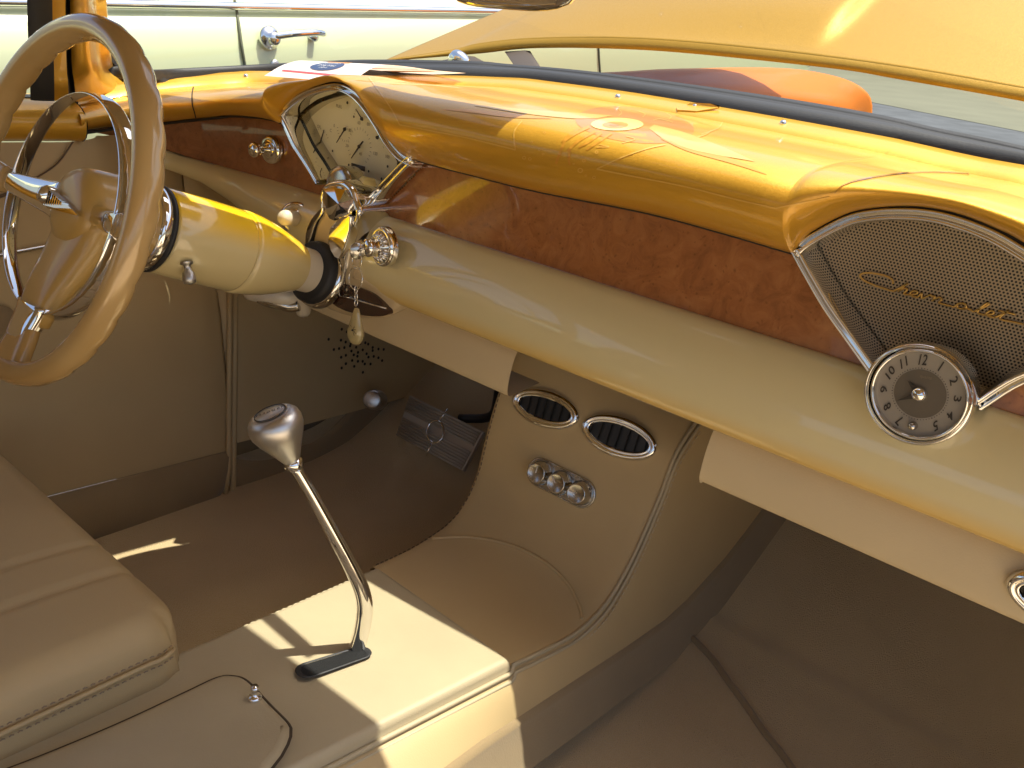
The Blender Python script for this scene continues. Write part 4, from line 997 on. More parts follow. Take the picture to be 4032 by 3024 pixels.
# kick panel (driver side) ahead of the door
def XD(z): return -1.46+(z+.2)*(-.115/.7)*-1*-1 if False else -1.46+(-.2-z)*.164
dn = unit(A3(1, 0, .164)); dp = A3(-1.46, 0, -.2)
def onD(u, v, off=0.): return PP(u, v, dp+dn*off, dn)
DOOR = thing('driver_door', 'closed driver door, tan leather panel with gold sill and chrome strip', 'car door', onD(500, 2050))
def dquad(pts, d, name, mt, bev=.003, **k): return build(MB().prism([onD(*p) for p in pts], dn*d), name, mt, DOOR, bevel=bev, **k)
# main panel, from the sill down to the suede band
y0, y1 = -.5, onD(893, 1400)[1]
def flare(y, z):  # the cabin widens towards the dash above knee height
    a = min(1, max(0, (z+.52)/.16)); b = min(1, max(0, (y-.62)/.14)); return -.085*a*a*(3-2*a)*b*b*(3-2*b)
def DP(y, z, off=0.): return A3(-1.46+(-.2-z)*.164+flare(y, z), y, z)+dn*off
zt = onD(200, 560)[2]
zb0 = onD(184, 1955)[2]; zb1 = onD(891, 1776)[2]; yb0 = onD(184, 1955)[1]; yb1 = onD(891, 1776)[1]
zb = lambda y: zb0+(zb1-zb0)*(y-yb0)/(yb1-yb0)
rows = [[DP(y, z, .004*math.sin(math.pi*min(1, max(0, (z-zb(y))/(zt-zb(y)))))) for z in np.linspace(zt, zb(y), 14)] for y in np.linspace(y0, y1-.012, 30)]
rows.append([p+A3(-.006, .008, 0) for p in rows[-1]]); rows.append([p+A3(-.03, .004, 0) for p in rows[-1]])
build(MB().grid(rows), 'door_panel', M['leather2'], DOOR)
zf = -.93
be = [onD(377, 2134), onD(643, 2065), onD(760, 2025), onD(827, 1987), onD(870, 1930), onD(889, 1870), onD(893, 1776)]
bc = cr(be, 6); bt = [DP(y0, -.95)]+bc
tp_ = [DP(p[1], zb(p[1]), .002) for p in bt]
rows = [[a, a+dn*.007-A3(0, 0, .004), (a+b)/2+dn*.010, b+dn*.008, b+dn*.0-A3(0, 0, .004), b-dn*.02] for a, b in zip(tp_[:-1], bt[:-1])]
build(MB().grid(rows), 'lower_band', M['suede'], DOOR)
# gold sill roll along the door top
rows = []
for y in np.linspace(-.5, .655, 24):
    rows.append(bspline([A3(-1.62, y, -.176), A3(-1.56, y, -.170), A3(-1.49, y, -.168), A3(-1.455, y, -.180), A3(-1.44, y, -.205), A3(-1.455, y, -.235), A3(-1.475, y, zt)], 16))
build(MB().grid(rows), 'gold_sill', M['gold'], DOOR)
rows = [[p+A3(0, .002, 0) for p in rows[-1]], [p+A3(-.02, .006, -.005) for p in rows[-1]]]
build(MB().grid(rows), 'sill_end', M['dark_gap'], DOOR)
# stitched lines, chrome strip, pull pocket
def dline(pts, r, mt, name, off=.005): return build(MB().tube(cr([onD(u, v, off) for u, v in pts], 6), r, 6), name, mt, DOOR)
dline([(288, 558), (230, 640), (160, 690), (60, 745), (-60, 790), (-200, 830)], .0014, M['thread_dark'], 'stitched_line')
dline([(-200, 860), (-60, 800), (20, 770), (75, 740)], .0014, M['thread_dark'], 'stitched_line')
build(MB().tube([onD(-300, 1063, .008), onD(0, 1003, .008), onD(275, 951, .008), onD(420, 925, .008)], .0042, 10), 'chrome_strip', M['chrome'], DOOR)
ovl = [onD(-60, 1200, .006), onD(20, 1205, .006), onD(50, 1225, .006), onD(52, 1255, .006), onD(10, 1320, .006), onD(-60, 1380, .006), onD(-120, 1300, .006)]
build(MB().prism(cr(ovl, 4, closed=True), dn*.003), 'speaker_pocket', M['suede'], DOOR)
# piping at the hinge edge of the door and kick panel
KP = thing('kick_panel', 'tan leather kick panel with a ring of speaker holes ahead of the driver door', 'trim panel', onD(1000, 2000))
z_t = -.30
rows = []
for y in np.linspace(y1+.006, 1.66, 26):
    k = (y-y1)/(1.6-y1)
    rows.append([A3(DP(y, z)[0]+.03*k, y, z) for z in np.linspace(z_t, -.805, 14)])
r0 = [p+A3(-.006, -.007, 0) for p in rows[0]]; rows.insert(0, r0)
build(MB().grid(rows), 'kick_leather', M['leather2'], KP)
rows = []
kb_l = cr([onD(920, 1800), onD(960, 1815), onD(1070, 1810), onD(1180, 1760), onD(1231, 1743), onD(1310, 1680), onD(1433, 1555), onD(1560, 1430), onD(1640, 1350)], 6)
for p in kb_l:
    q = p+dn*.004; rows.append([q+A3(0, 0, .003), q+dn*.004, q+dn*.005-A3(0, 0, .02), q+A3(0, .0, -.25)+dn*.005])
build(MB().grid(rows), 'kick_carpet', M['suede'], KP)
build(MB().tube([onD(905, 1060, .004), onD(903, 1400, .004), onD(900, 1850, .006), onD(885, 1960, .006)], .0055, 10), 'door_piping', M['leather2'], KP)
build(MB().tube([onD(925, 1060, .002), onD(924, 1400, .002), onD(918, 1900, .004), onD(905, 1990, .004)], .0060, 10), 'door_piping', M['leather2'], KP)
hs = MB(); hc = (1395, 1372); 
for u, v in [(1280, 1330), (1330, 1290), (1350, 1300), (1327, 1333), (1345, 1340), (1365, 1345), (1300, 1370), (1320, 1366), (1340, 1362), (1362, 1355), (1328, 1400), (1346, 1392), (1367, 1375), (1385, 1360), (1400, 1345), (1420, 1342), (1431, 1347), (1410, 1370), (1392, 1380), (1376, 1390), (1390, 1395), (1370, 1412), (1346, 1425), (1330, 1442), (1378, 1435), (1392, 1415), (1410, 1415), (1425, 1385), (1448, 1372), (1470, 1366), (1490, 1367), (1432, 1398), (1418, 1425), (1411, 1458), (1440, 1425), (1452, 1395), (1470, 1400), (1484, 1411), (1448, 1360), (1357, 1320), (1355, 1303)]:
    hs.lathe([(.0001, 0), (.0034, 0)], onD(u, v, .0) + A3(.03*((onD(u, v)[1]-y1)/(1.6-y1)), 0, 0)+dn*.0025, dn, 10)
build(hs, 'speaker_hole', M['dark_gap'], KP)
# dimmer foot button, brake pedal, hood release
dmp = on_floor(1480, 1565)
dmp = PY(1480, 1575, 1.16)
dd_ = unit(A3(.55, -.75, .40))
dm = thing('foot_button', 'round metal foot switch on the toe board left of the brake pedal', 'foot switch', dmp)
build(MB().lathe([(.022, -.02), (.022, .015), (.020, .018), (.019, .030), (.0205, .032), (.020, .044), (.016, .047), (.0001, .047)], dmp, dd_, 28), 'button', M['satin'], dm)
PD = thing('brake_pedal', 'wide ribbed metal brake pedal pad hanging above the toe board', 'pedal', PY(1730, 1720, 1.22))
T6 = lambda x, y: (1200+x/1.3825, 1200+y/1.3825)
yp = 1.20
c4 = [T6(570, 490), T6(972, 690), T6(860, 905), T6(495, 710)]
P4 = [PY(*c4[0], yp+.015), PY(*c4[1], yp+.015), PY(*c4[2], yp-.035), PY(*c4[3], yp-.035)]
pn = unit(np.cross(P4[1]-P4[0], P4[3]-P4[0])); pn = pn if pn[1] < 0 else -pn
pl_ = build(MB().prism([p for p in P4], -pn*.012), 'pedal_pad', M['pedal'], PD, bevel=.003)
rb = MB(); nr = 15
for k in range(nr):
    t = (k+.5)/nr; a = P4[0]+(P4[3]-P4[0])*t; b = P4[1]+(P4[2]-P4[1])*t; 
    if 6 == k or k == 7:
        continue
    rb.tube([a+(b-a)*.02+pn*.002, a+(b-a)*.98+pn*.002], .0028, 6)
sub(rb, 'rib', M['pedal'], pl_)
pc = sum(P4)/4; e1 = unit(P4[1]-P4[0]); e2 = unit(P4[0]-P4[3])
em2 = MB().tube([pc+pn*.005+(e1*math.cos(a)+e2*math.sin(a))*.023 for a in np.linspace(0, 2*math.pi, 28, endpoint=False)], .0025, 6, closed=True)
em2.tube([pc+e2*.023+pn*.005, pc+e2*.055+e1*.012+pn*.004], .0020, 6); em2.tube([pc-e2*.023+pn*.005, pc-e2*.055-e1*.004+pn*.004], .0020, 6)
sub(em2, 'pedal_emblem', M['chrome'], pl_)
build(MB().tube(cr([P4[1]*.35+P4[2]*.1+P4[0]*.55+A3(.04, .02, 0), PY(1930, 1640, yp+.05), PY(1962, 1560, yp+.02), PY(1975, 1400, yp+.02)], 6), .010, 8), 'pedal_arm', M['black'], PD)
HR = thing('brake_release', 'knurled chrome release handle under the left end of the dash', 'release handle', PY(1130, 1195, .83))
K3 = lambda x, y: k2(x, y, .84)
build(MB().tube(cr([k2(-50, 1215, .80), k2(30, 1245, .80), k2(130, 1265, .81), k2(210, 1285, .82), k2(290, 1275, .83)], 5), [.0085]*21 if False else .0100, 14), 'grip', M['billet'], HR)
build(MB().tube(cr([k2(-150, 1165, .80), k2(0, 1195, .80), k2(150, 1205, .81), k2(290, 1230, .84), k2(330, 1330, .86)], 5), .0130, 12), 'lever_arm', M['ivory'], HR)

# seat
ST = thing('driver_seat', 'tan leather driver seat cushion with double stitched edge', 'seat', (-1.0, .1, -.9))
# cushion: front edge along X, right edge along Y; corner at S(729,2460)
zs = -.635
c_fr = PZ(735, 2400, zs); right0 = PZ(0, 2770, zs); frl = PZ(0, 1800, zs)
xr = -.745; yf_ = c_fr[1]
def seat_z(x, y):
    sdist = (xr-x); fdist = (yf_-y); z = zs+.015+.012*math.exp(-((sdist-.045)/.03)**2)
    return z
rows = []; R0 = .055
nx_ = 60
ys = list(np.linspace(-.55, yf_-.06, 22))+list(yf_-.06+.06*np.sin(np.linspace(.12, math.pi/2, 12)))
def cushion(x, y):
    # rounded plan corner and rounded top edges
    dx = xr-x; dy = yf_-y
    r = .03
    e = 0
    if dx < r: e += r-math.sqrt(max(0, r*r-(r-dx)**2))
    if dy < r: e += r-math.sqrt(max(0, r*r-(r-dy)**2))
    puff = .014*(1-math.exp(-dx/.05))*(1-math.exp(-dy/.06))
    chan = -.0045*math.exp(-((x-(xr-.115))/.006)**2)-.0035*math.exp(-((x-(xr-.19))/.006)**2)
    return zs+puff+chan-e*.9
xs = [xr-1e-4, xr-.001, xr-.004, xr-.009, xr-.016, xr-.024, xr-.03]+list(np.linspace(xr-.04, xr-.30, 50))+list(np.linspace(xr-.32, xr-.62, 10))
rows = []
for y in ys:
    cut_ = 0
    dy = yf_-y
    row = []
    for x in xs:
        xx = x
        cr_ = .05  # plan corner radius
        if dy < cr_ and x > xr-cr_:
            pass
        row.append(A3(xx, y, cushion(x, y)))
    row = [row[0]+A3(-.045, 0, -.12), row[0]+A3(.006, 0, -.055), row[0]+A3(.010, 0, -.030), row[0]+A3(.004, 0, -.010)]+row
    rows.append(row)
# plan-corner rounding
cc_ = A3(xr-.05, yf_-.05, 0)
for row in rows:
    for p in row:
        if p[0] > cc_[0] and p[1] > cc_[1]:
            v = A3(p[0]-cc_[0], p[1]-cc_[1], 0); m_ = max(v[0], v[1]); L2 = np.linalg.norm(v)
            if L2 > 1e-6: p[0] = cc_[0]+v[0]*m_/L2; p[1] = cc_[1]+v[1]*m_/L2
last = rows[-1]; rows.append([p+A3(0, .004, -.02) for p in last]); rows.append([p+A3(0, .006, -.05) for p in last]); rows.append([p+A3(0, -.03, -.14) for p in last])
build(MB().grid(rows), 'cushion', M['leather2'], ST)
eg = [A3(xr+.0055, y, zs-.0275-.03) for y in np.linspace(-.5, yf_-.05, 40)]+[A3(cc_[0]+.0575*math.cos(a), cc_[1]+.0575*math.sin(a), zs-.0575) for a in np.linspace(.1, .5, 5)]
eg1 = [p+A3(.0045, 0, .020) for p in eg]
build(MB().tube(eg1, .0030, 8), 'welt', M['leather2'], ST)
build(stitches([p+A3(.0005, 0, .009) for p in eg1], .0045, .0035, .0008), 'stitching', M['seat_thread'], ST)
build(stitches([p+A3(.0015, 0, -.006) for p in eg1], .0045, .0035, .0008), 'stitching', M['seat_thread'], ST)
bk = MB(); rows = []
for x in np.linspace(xr, xr-.6, 14):
    e = .03*max(0, 1-min(xr-x, x-(xr-.6))/.06)
    rows.append(bspline([A3(x, -.50, -.75), A3(x, -.42+e, -.62), A3(x, -.47+e, -.30), A3(x, -.56+e, .0-e), A3(x, -.62, .04-e), A3(x, -.68, .0-e), A3(x, -.64, -.5)], 16))
build(MB().grid(rows), 'backrest', M['leather2'], ST)

# body shell round the cabin: roof, pillars, rear wall
BODY = thing('custom_car', 'gold custom car body, its windshield pillar and roof around the cabin', 'car', (-.643, -.3, -1.1))
zr = .262
def header(x):
    k = (x+.643)/.86; return A3(x, .70-.05*abs(k)**3, zr-.035*k*k)
rows = []
for x in np.linspace(-1.50, .214, 30):
    h = header(x); k = (x+.643)/.86
    rows.append([h+A3(0, 0, -.012), h+A3(0, .012, 0), h+A3(0, .0, .02), h+A3(0, -.3, .05), A3(x, -.3, zr+.06-.05*k*k), A3(x, -1.3, zr+.03-.05*k*k)])
build(MB().grid(rows), 'roof', M['gold'], BODY, solid=0)
rows = []
for x in np.linspace(-1.50, .214, 30):
    h = header(x); k = (x+.643)/.86
    rows.append([h+A3(0, 0, -.013), h+A3(0, -.10, -.006), A3(x, -.3, zr+.02-.05*k*k), A3(x, -1.15, zr-.01-.05*k*k), A3(x, -1.30, zr-.06-.05*k*k)])
build(MB().grid(rows), 'headliner', M['headliner'], BODY)
build(MB().grid([[A3(x, -1.62, z) for z in (-.95, -.15)] for x in (-1.5, .21)]), 'rear_bulkhead', M['leather2'], BODY)
# driver side A pillar: door frame strip, dark gap, gold garnish flowing into the lower moulding
sec = [((178, 0, .60), (178, 60, .60), (182, 250, .60), (188, 330, .60), (192, 392, .605)),
       ((215, 0, .615), (215, 60, .615), (217, 250, .615), (220, 330, .615), (222, 398, .62)),
       ((258, 0, .63), (258, 60, .63), (262, 250, .63), (268, 330, .63), (270, 402, .635)),
       ((268, 0, .655), (268, 60, .655), (272, 250, .655), (282, 330, .655), (284, 404, .655)),
       ((276, 0, .64), (277, 60, .64), (283, 250, .64), (293, 330, .645), (300, 400, .66)),
       ((310, 0, .64), (312, 60, .64), (320, 250, .645), (335, 320, .665), (360, 392, .70)),
       ((350, 0, .665), (353, 60, .665), (362, 250, .675), (395, 315, .71), (455, 372, .755)),
       ((372, 0, .70), (376, 60, .70), (388, 235, .712), (430, 300, .755), (520, 352, .80)),
       ((385, 0, .725), (390, 60, .725), (402, 225, .735), (445, 288, .785), (560, 325, .83)),
       ((412, 0, .735), (416, 60, .735), (428, 215, .745), (466, 275, .80), (592, 297, .845)),
       ((420, 0, .76), (424, 60, .76), (436, 210, .775), (474, 270, .82), (596, 290, .86))]
rows = []
for s_ in sec:
    P = [PY(*q) for q in s_]; d = P[0]-P[1]; topx = P[0]+unit(d)*.0
    # continue the strip up to the roof
    tz = zr-.05; k = (tz-P[0][2])/(P[0][2]-P[1][2]); ex_ = P[0]+(P[0]-P[1])*k; ex_[1] = P[0][1]+.0; ex_[0] = P[0][0]+.04
    rows.append([ex_]+cr(P, 8))
gp = MB().grid(rows[:3]); 
build(gp, 'door_frame', M['gold'], BODY)
build(MB().grid(rows[2:5]), 'pillar_joint', M['dark_gap'], BODY)
build(MB().grid(rows[4:]), 'windshield_pillar', M['gold'], BODY, label='gold driver side windshield pillar flowing into the dash moulding')
# passenger pillar (mirror) and vent window seal
mir = [[A3(-1.286-p[0]+.0, p[1], p[2]) for p in r_] for r_ in rows]
build(MB().grid(mir), 'windshield_pillar', M['gold'], BODY)
sv = [PY(140, -10, .585), PY(142, 100, .585), PY(150, 300, .585), PY(152, 395, .59)]
rows = []
for p in [sv[0]+(sv[0]-sv[1])*2.2]+sv:
    rows.append([p+A3(-.0, -.012, 0), p+A3(.006, -.008, 0), p+A3(.008, .004, 0), p+A3(.004, .022, 0)])
build(MB().grid(rows), 'window_seal', M['black_rubber'], BODY)
build(MB().box(PX(150, 393, -1.52)+A3(0, -.0, -.004), .02, .055, .010), 'window_seal', M['black_rubber'], BODY)
# cowl / firewall so no daylight leaks under the dash
build(MB().grid([[A3(-1.56, 1.0, -.14), A3(-1.4, 1.70, -.15), A3(-1.4, 1.72, -.95)], [A3(-.643, 1.25, -.075), A3(-.643, 1.70, -.10), A3(-.643, 1.72, -.95)], [A3(.25, 1.0, -.12), A3(.17, 1.70, -.15), A3(.17, 1.72, -.95)]]), 'firewall', M['suede'], BODY)
build(MB().grid([[A3(-1.56, .7, -.25), A3(-1.50, .7, -1.0)], [A3(-1.56, 1.75, -.18), A3(-1.46, 1.75, -1.0)]]), 'cowl_side', M['suede'], BODY, solid=.01)
build(MB().grid([[A3(.20, .75, -.15), A3(.18, .75, -1.0)], [A3(.25, 1.75, -.15), A3(.2, 1.75, -1.0)]]), 'cowl_side', M['suede'], BODY, solid=.01)
build(MB().grid([[A3(-1.47, -1.7, -.22), A3(-1.36, -1.7, -.98)], [A3(-1.47, -.5, -.22), A3(-1.36, -.5, -.98)]]), 'rear_side', M['leather2'], BODY, solid=.01)
build(MB().grid([[A3(x, 1.215+.015, -.055), A3(x, 1.42, -.075), A3(x, 1.62, -.09)] for x in np.linspace(-1.05, -.2, 12)]), 'cowl_top', M['gold'], BODY)

# windshield glass
WS = MB(); rows = []
for p in [q for q in gtop if True][::3]:
    k = (p[0]+.643)/.9
    hx = -.643+(p[0]+.643)*.93; h = header(hx); rows.append([p+(h-p)*t+A3(0, .05*math.sin(math.pi*t), 0) for t in np.linspace(-.02, 1.02, 14)])
build(WS.grid(rows), 'windshield_glass', M['glass'], label='curved windshield glass above the dash', cat='windshield', fix=False)
# unseen visor-shaped flaps added to block stray sun from door, floor and carpet
for x0_, x1_, nm_ in ((-1.46, -1.062, 'driver'), (-.958, -.672, 'middle'), (-.225, .18, 'passenger')):
    rows = []
    for x in np.linspace(x0_, x1_, 10):
        h = header(x); vt = {'passenger': (.175, -.160), 'middle': (.205, -.168), 'driver': (.205, -.20)}[nm_]; tv = A3(0, vt[0], vt[1])
        rows.append(bspline([h+A3(0, -.02, -.02), h+A3(0, .0, -.024), h+tv*.5+A3(0, 0, .004), h+tv*.97+A3(0, .003, .004), h+tv, h+tv*.96+A3(0, -.004, -.004), h+tv*.5-A3(0, .004, .010), h+A3(0, .0, -.036)], 12))
    v_ = build(MB().grid(rows), 'sun_blocker', M['headliner'], BODY)
# rear-view mirror
MR = thing('rearview_mirror', 'chrome rear-view mirror dipping into the top of the view', 'mirror', PY(2020, 0, .70))
mc = PY(2000, -75, .70); 
mm = MB(); rows = []
for t in np.linspace(-1, 1, 15):
    w = .100*t; s_ = math.sqrt(max(0.02, 1-abs(t)**4)); c = mc+A3(w, .0-.1*w, .01*w)
    rows.append([c+A3(0, .012*math.sin(b)*(1 if math.sin(b) > 0 else .5), .026*math.cos(b)*s_) for b in np.linspace(0, 2*math.pi, 16, endpoint=False)])
mm.grid(rows, cv=True); build(mm, 'mirror_shell', M['chrome'], MR)
build(MB().tube([mc+A3(0, .01, .01), mc+A3(0, .03, .16)], .006, 8), 'mirror_stem', M['chrome'], MR)

# ================================================================== paper card on the dash
CARD = thing('event_card', 'white printed car show sheet lying curved over the dash above the gauges', 'paper sheet', on_pad(1400, 340))
near = [PY(1040, 298, .985), PY(1200, 312, .945), PY(1372, 325, .915)]
e0 = cr([near[0], PY(1125, 252, 1.03), PY(1225, 242, 1.08), near[0]+A3(.05, .19, .012)], 8)
e1 = cr([near[2], PY(1410, 304, .94), PY(1455, 274, .965), PY(1510, 256, .99), PY(1600, 262, 1.03), PY(1700, 276, 1.075), PY(1835, 288, 1.115)], 8)
e0 = resamp(e0, 26); e1 = resamp(e1, 26)
rows = [[a+(b-a)*t for t in np.linspace(0, 1, 14)] for a, b in zip(e0, e1)]
def cardpt(s, t):
    i = min(24, int(s*25)); f = s*25-i; j = min(12, int(t*13)); g = t*13-j
    A = rows[i][j]*(1-g)+rows[i][j+1]*g; B = rows[i+1][j]*(1-g)+rows[i+1][j+1]*g; return A*(1-f)+B*f
def cardn(s, t):
    a = cardpt(s, t); b = cardpt(min(1, s+.03), t)-cardpt(max(0, s-.03), t); c = cardpt(s, min(1, t+.03))-cardpt(s, max(0, t-.03)); n = unit(np.cross(b, c)); return n if n[2] > 0 else -n
sheet = build(MB().grid(rows), 'sheet', M['white'], CARD, fix=False)
def cpatch(s0, s1, t0, t1, ns=6, nt=6, lift=.0008, f=None):
    return MB().grid([[cardpt(s, t)+cardn(s, t)*lift for t in np.linspace(t0, t1, nt)] for s in np.linspace(s0, s1, ns)])
sub(cpatch(.10, .125, .12, .93), 'red_rule', M['redprint'], sheet)
bd = []
for f_ in (.02, .5, 1):
    r_ = []
    for a in np.linspace(0, 2*math.pi, 24, endpoint=False):
        ss = .265+.10*f_*math.sin(a)*(1.0 if math.sin(a) < 0 else .9); tt_ = .52+.17*f_*math.cos(a)*(1-.15*math.sin(a)); r_.append(cardpt(ss, tt_)+cardn(ss, tt_)*.0008)
    bd.append(r_)
sub(MB().grid(bd, cv=True), 'navy_badge', M['navy'], sheet)
def ctext(txt, s, t, size, m=None, flip=True, lift=.0014):
    vs, fs = text_poly(txt, size); out = []
    for v in vs:
        tt_ = t-v[0]*(1 if flip else -1); ss = s-v[1]*(1 if flip else -1)*.9; out.append(cardpt(min(.999, max(0, ss)), min(.999, max(0, tt_)))+cardn(ss, tt_)*lift)
    m = m or MB(); m.add(out, fs, False); return m
tm = ctext('Goodguys'[:0]+'Hot Rod', .255, .52, .055); ctext('CAR SHOW', .31, .52, .035, tm); ctext('EVENT', .215, .52, .03, tm)
sub(tm, 'badge_lettering', M['white'], sheet)
sub(cpatch(.345, .375, .40, .66), 'orange_ribbon', M['orangeprint'], sheet)
tm = ctext('GILROY', .62, .80, .05); ctext('MOTOR', .62, .22, .05, tm); ctext('Whitfield', .62, .50, .04, tm)
sub(tm, 'sponsor_lettering', M['redprint'], sheet)
sub(merge(cpatch(.70, .73, .08, .92), cpatch(.80, .86, .08, .92)), 'grey_band', mat('peach_print', (.80, .42, .30), .5), sheet)

# ================================================================== hood, fender, outside
HOOD = thing('car_hood', 'raised gold hood of the car seen through the windshield', 'car hood', (-.643, 1.45, .0))
hl_S = [(1515, 239), (1768, 218), (1870, 209), (2060, 190), (2376, 191), (2700, 209), (3273, 269), (3532, 311), (4032, 400)]
hy = [1.335, 1.40, 1.42, 1.44, 1.455, 1.46, 1.46, 1.455, 1.44]
lo_ = [PY(u, v, y) for (u, v), y in zip(hl_S, hy)]
lo_ += [A3(-.15, 1.425, -.004), A3(.02, 1.40, -.03), A3(.16, 1.35, -.065)]
up_S = [(1515, 237), (1768, 200), (1870, 176), (2060, 155), (2376, 149), (2700, 165), (3157, 194+18), (3571, 268), (4032, 348)]
up_ = [PY(u, v, y+.012) for (u, v), y in zip(up_S, hy)]+[A3(-.15, 1.437, .016), A3(.02, 1.412, -.012), A3(.16, 1.362, -.05)]
lo_c = resamp(cr(lo_, 8), 220); up_c = resamp(cr(up_, 8), 220)
slope = .39; rows = []; rows2 = []
for a, b in zip(lo_c, up_c):
    k = (b[0]+.643)/.86; g = []
    for t in (0, .02, .05, .09, .14, .22, .34, .5, .75, 1.0):
        y = b[1]+t*1.35; x = b[0]*1.0; z = b[2]+slope*t*1.35*(1-.06*t)+.035*math.sin(min(1, t*3)*math.pi/2)*(1-k*k)
        # pressed crease running forward near the middle of the panel
        xc = -.612-.10*t; hgt = .020/(1+math.exp(max(-50, min(50, (x-xc)/.0055))))*math.exp(-((min(0, x-xc))/.30)**2)
        z += hgt*min(1, max(0, (t-.015)*14))
        g.append(A3(x, y, z))
    rows.append(cr(g, 3)); rows2.append([a+A3(0, .03, .002), a, (a+b)/2+A3(0, -.004, .001), b+A3(0, -.001, 0)])
hood = build(MB().grid(rows), 'hood_panel', M['gold_hood'], HOOD, solid=.006)
build(MB().grid(rows2), 'hood_lip', M['gold_hood'], HOOD)
# hinge arm and dark engine bay bits
HG = thing('hood_hinge', 'dark steel hinge arm holding up the raised hood', 'hinge', PY(2070, 262, 1.40))
hp = [PY(1985, 203, 1.44), PY(2065, 198, 1.44), PY(2105, 262, 1.36), PY(2025, 262, 1.36)]
build(MB().prism(hp, (0, .02, 0)), 'hinge_arm', M['skin_dark'], HG, bevel=.002)
hp = [PY(1690, 246, 1.36), PY(1770, 232, 1.38), PY(1845, 220, 1.40), PY(1900, 250, 1.36)]
build(MB().prism(hp, (0, .02, 0)), 'hinge_bracket', M['skin_dark'], HG, bevel=.002)
WN = build(MB().lathe([(.0001, .022), (.012, .02), (.022, .010), (.026, 0), (.026, -.01)], PY(1808, 240, 1.33), (.2, -.6, .75), 24, sy=.7), 'wiper_pivot', M['chrome'], label='polished dome of the wiper pivot at the foot of the windshield', cat='wiper pivot')
# left front fender, orange
FD = thing('front_fender', 'glossy orange front fender seen below the raised hood', 'fender', (-1.42, 3.2, -.15))
ft = [(2150, 308, 1.95), (2390, 292, 2.2), (2600, 275, 2.55), (2926, 265, 3.0), (3130, 272, 3.35), (3270, 295, 3.65), (3360, 325, 3.85), (3415, 365, 3.98), (3434, 405, 4.05), (3434, 457, 4.06)]
tpp = resamp(cr([PY(*p) for p in ft], 6), 50)
fl_ = [(2150, 360, 1.75), (2390, 352, 1.9), (2700, 364, 2.15), (2926, 372, 2.45), (3080, 378, 2.7), (3200, 395, 3.0), (3290, 412, 3.3), (3340, 430, 3.6), (3372, 448, 3.85), (3400, 470, 4.0)]
fll = resamp(cr([PY(*p) for p in fl_], 6), 50); rows = []
for a, b in zip(tpp, fll):
    d = b-a; rows.append([a+A3(-.35, 0, -.40), a+A3(-.20, 0, -.10), a+A3(-.09, 0, -.02), a]+[a+d*t+A3(0, 0, .07*math.sin(math.pi*t)*np.linalg.norm(d)) for t in (.15, .35, .55, .8)]+[b, b+A3(.0, .0, -.02)])
build(MB().grid(rows), 'fender_skin', M['orange'], FD)
rows = [[b+A3(.001, .001, -.015), b+A3(-.05, .05, -.16), b+A3(-.05, .1, -.5)] for b in fll]
build(MB().grid(rows), 'inner_fender', M['skin_dark'], FD)

# pale car alongside
XP = -2.3
PC = thing('parked_car', 'pale lime-cream classic car parked alongside', 'car', (XP, 3., -1.3))
def PB(y, dz, dx=0.):  # body point: dz below/above the belt line which climbs forward
    return A3(XP+dx, y, -.047-.09*.86+.09*y+.0+dz)
belt = lambda y: -.118+.088*y
def prof_at(y, taper=0.):
    b = belt(y)
    return [A3(XP-.9, y, b+.03), A3(XP-.45, y, b+.035), A3(XP-.16, y, b+.02), A3(XP-.09, y, b-.002), A3(XP-.035, y, b-.05), A3(XP-.008, y, b-.11), A3(XP, y, b-.20), A3(XP+.005, y, b-.38), A3(XP-.01, y, b-.60), A3(XP-.05, y, b-.86), A3(XP-.12, y, b-1.02)]
rows = []
for y in list(np.linspace(-3.2, 5.2, 40))+[5.5, 5.75, 5.9, 5.97, 6.0]:
    tpr = max(0, (y-5.2)/.8); rows.append([p+A3(-.30*tpr**3, 0, -.06*tpr**2) for p in bspline(prof_at(y), 26)])
body = build(MB().grid(rows), 'car_side', M['pale_car'], PC)
build(MB().tube([A3(XP-.055, y, belt(y)-.012) for y in np.linspace(-3, 5.3, 30)], .011, 8, ry=None), 'belt_moulding', M['chrome'], PC)
gh = MB()
for y0_, y1_ in ((-3.0, 3.0),):
    gh.grid([[A3(XP-.16, y, belt(y)+.02), A3(XP-.28, y, belt(y)+.42)] for y in (y0_, 1.2)])
build(gh, 'side_glass', M['glassgreen'], PC)
build(MB().grid([[A3(XP-.27, y, belt(y)+.40), A3(XP-.32, y, belt(y)+.50), A3(XP-.9, y, belt(y)+.56)] for y in (-3, .8)]), 'car_roof', M['pale_car'], PC)
def on_side(u, v):
    p = PX(u, v, XP); 
    prof_ = prof_at(p[1]); xs_ = np.interp(-p[2], [-q[2] for q in prof_[3:]], [q[0] for q in prof_[3:]]); return PX(u, v, xs_)
def seamline(pts): return MB().tube(cr([on_side(*p)+A3(.002, 0, 0) for p in pts], 6), .0042, 6)
build(seamline([(922, 0), (928, 30), (938, 90), (950, 180), (965, 268), (975, 340)]), 'door_seam', mat('seam_dark', (.10, .11, .07), .8), PC)
build(seamline([(2355, 170), (2358, 230), (2363, 300), (2366, 360)]), 'fender_seam', bpy.data.materials['seam_dark'], PC)
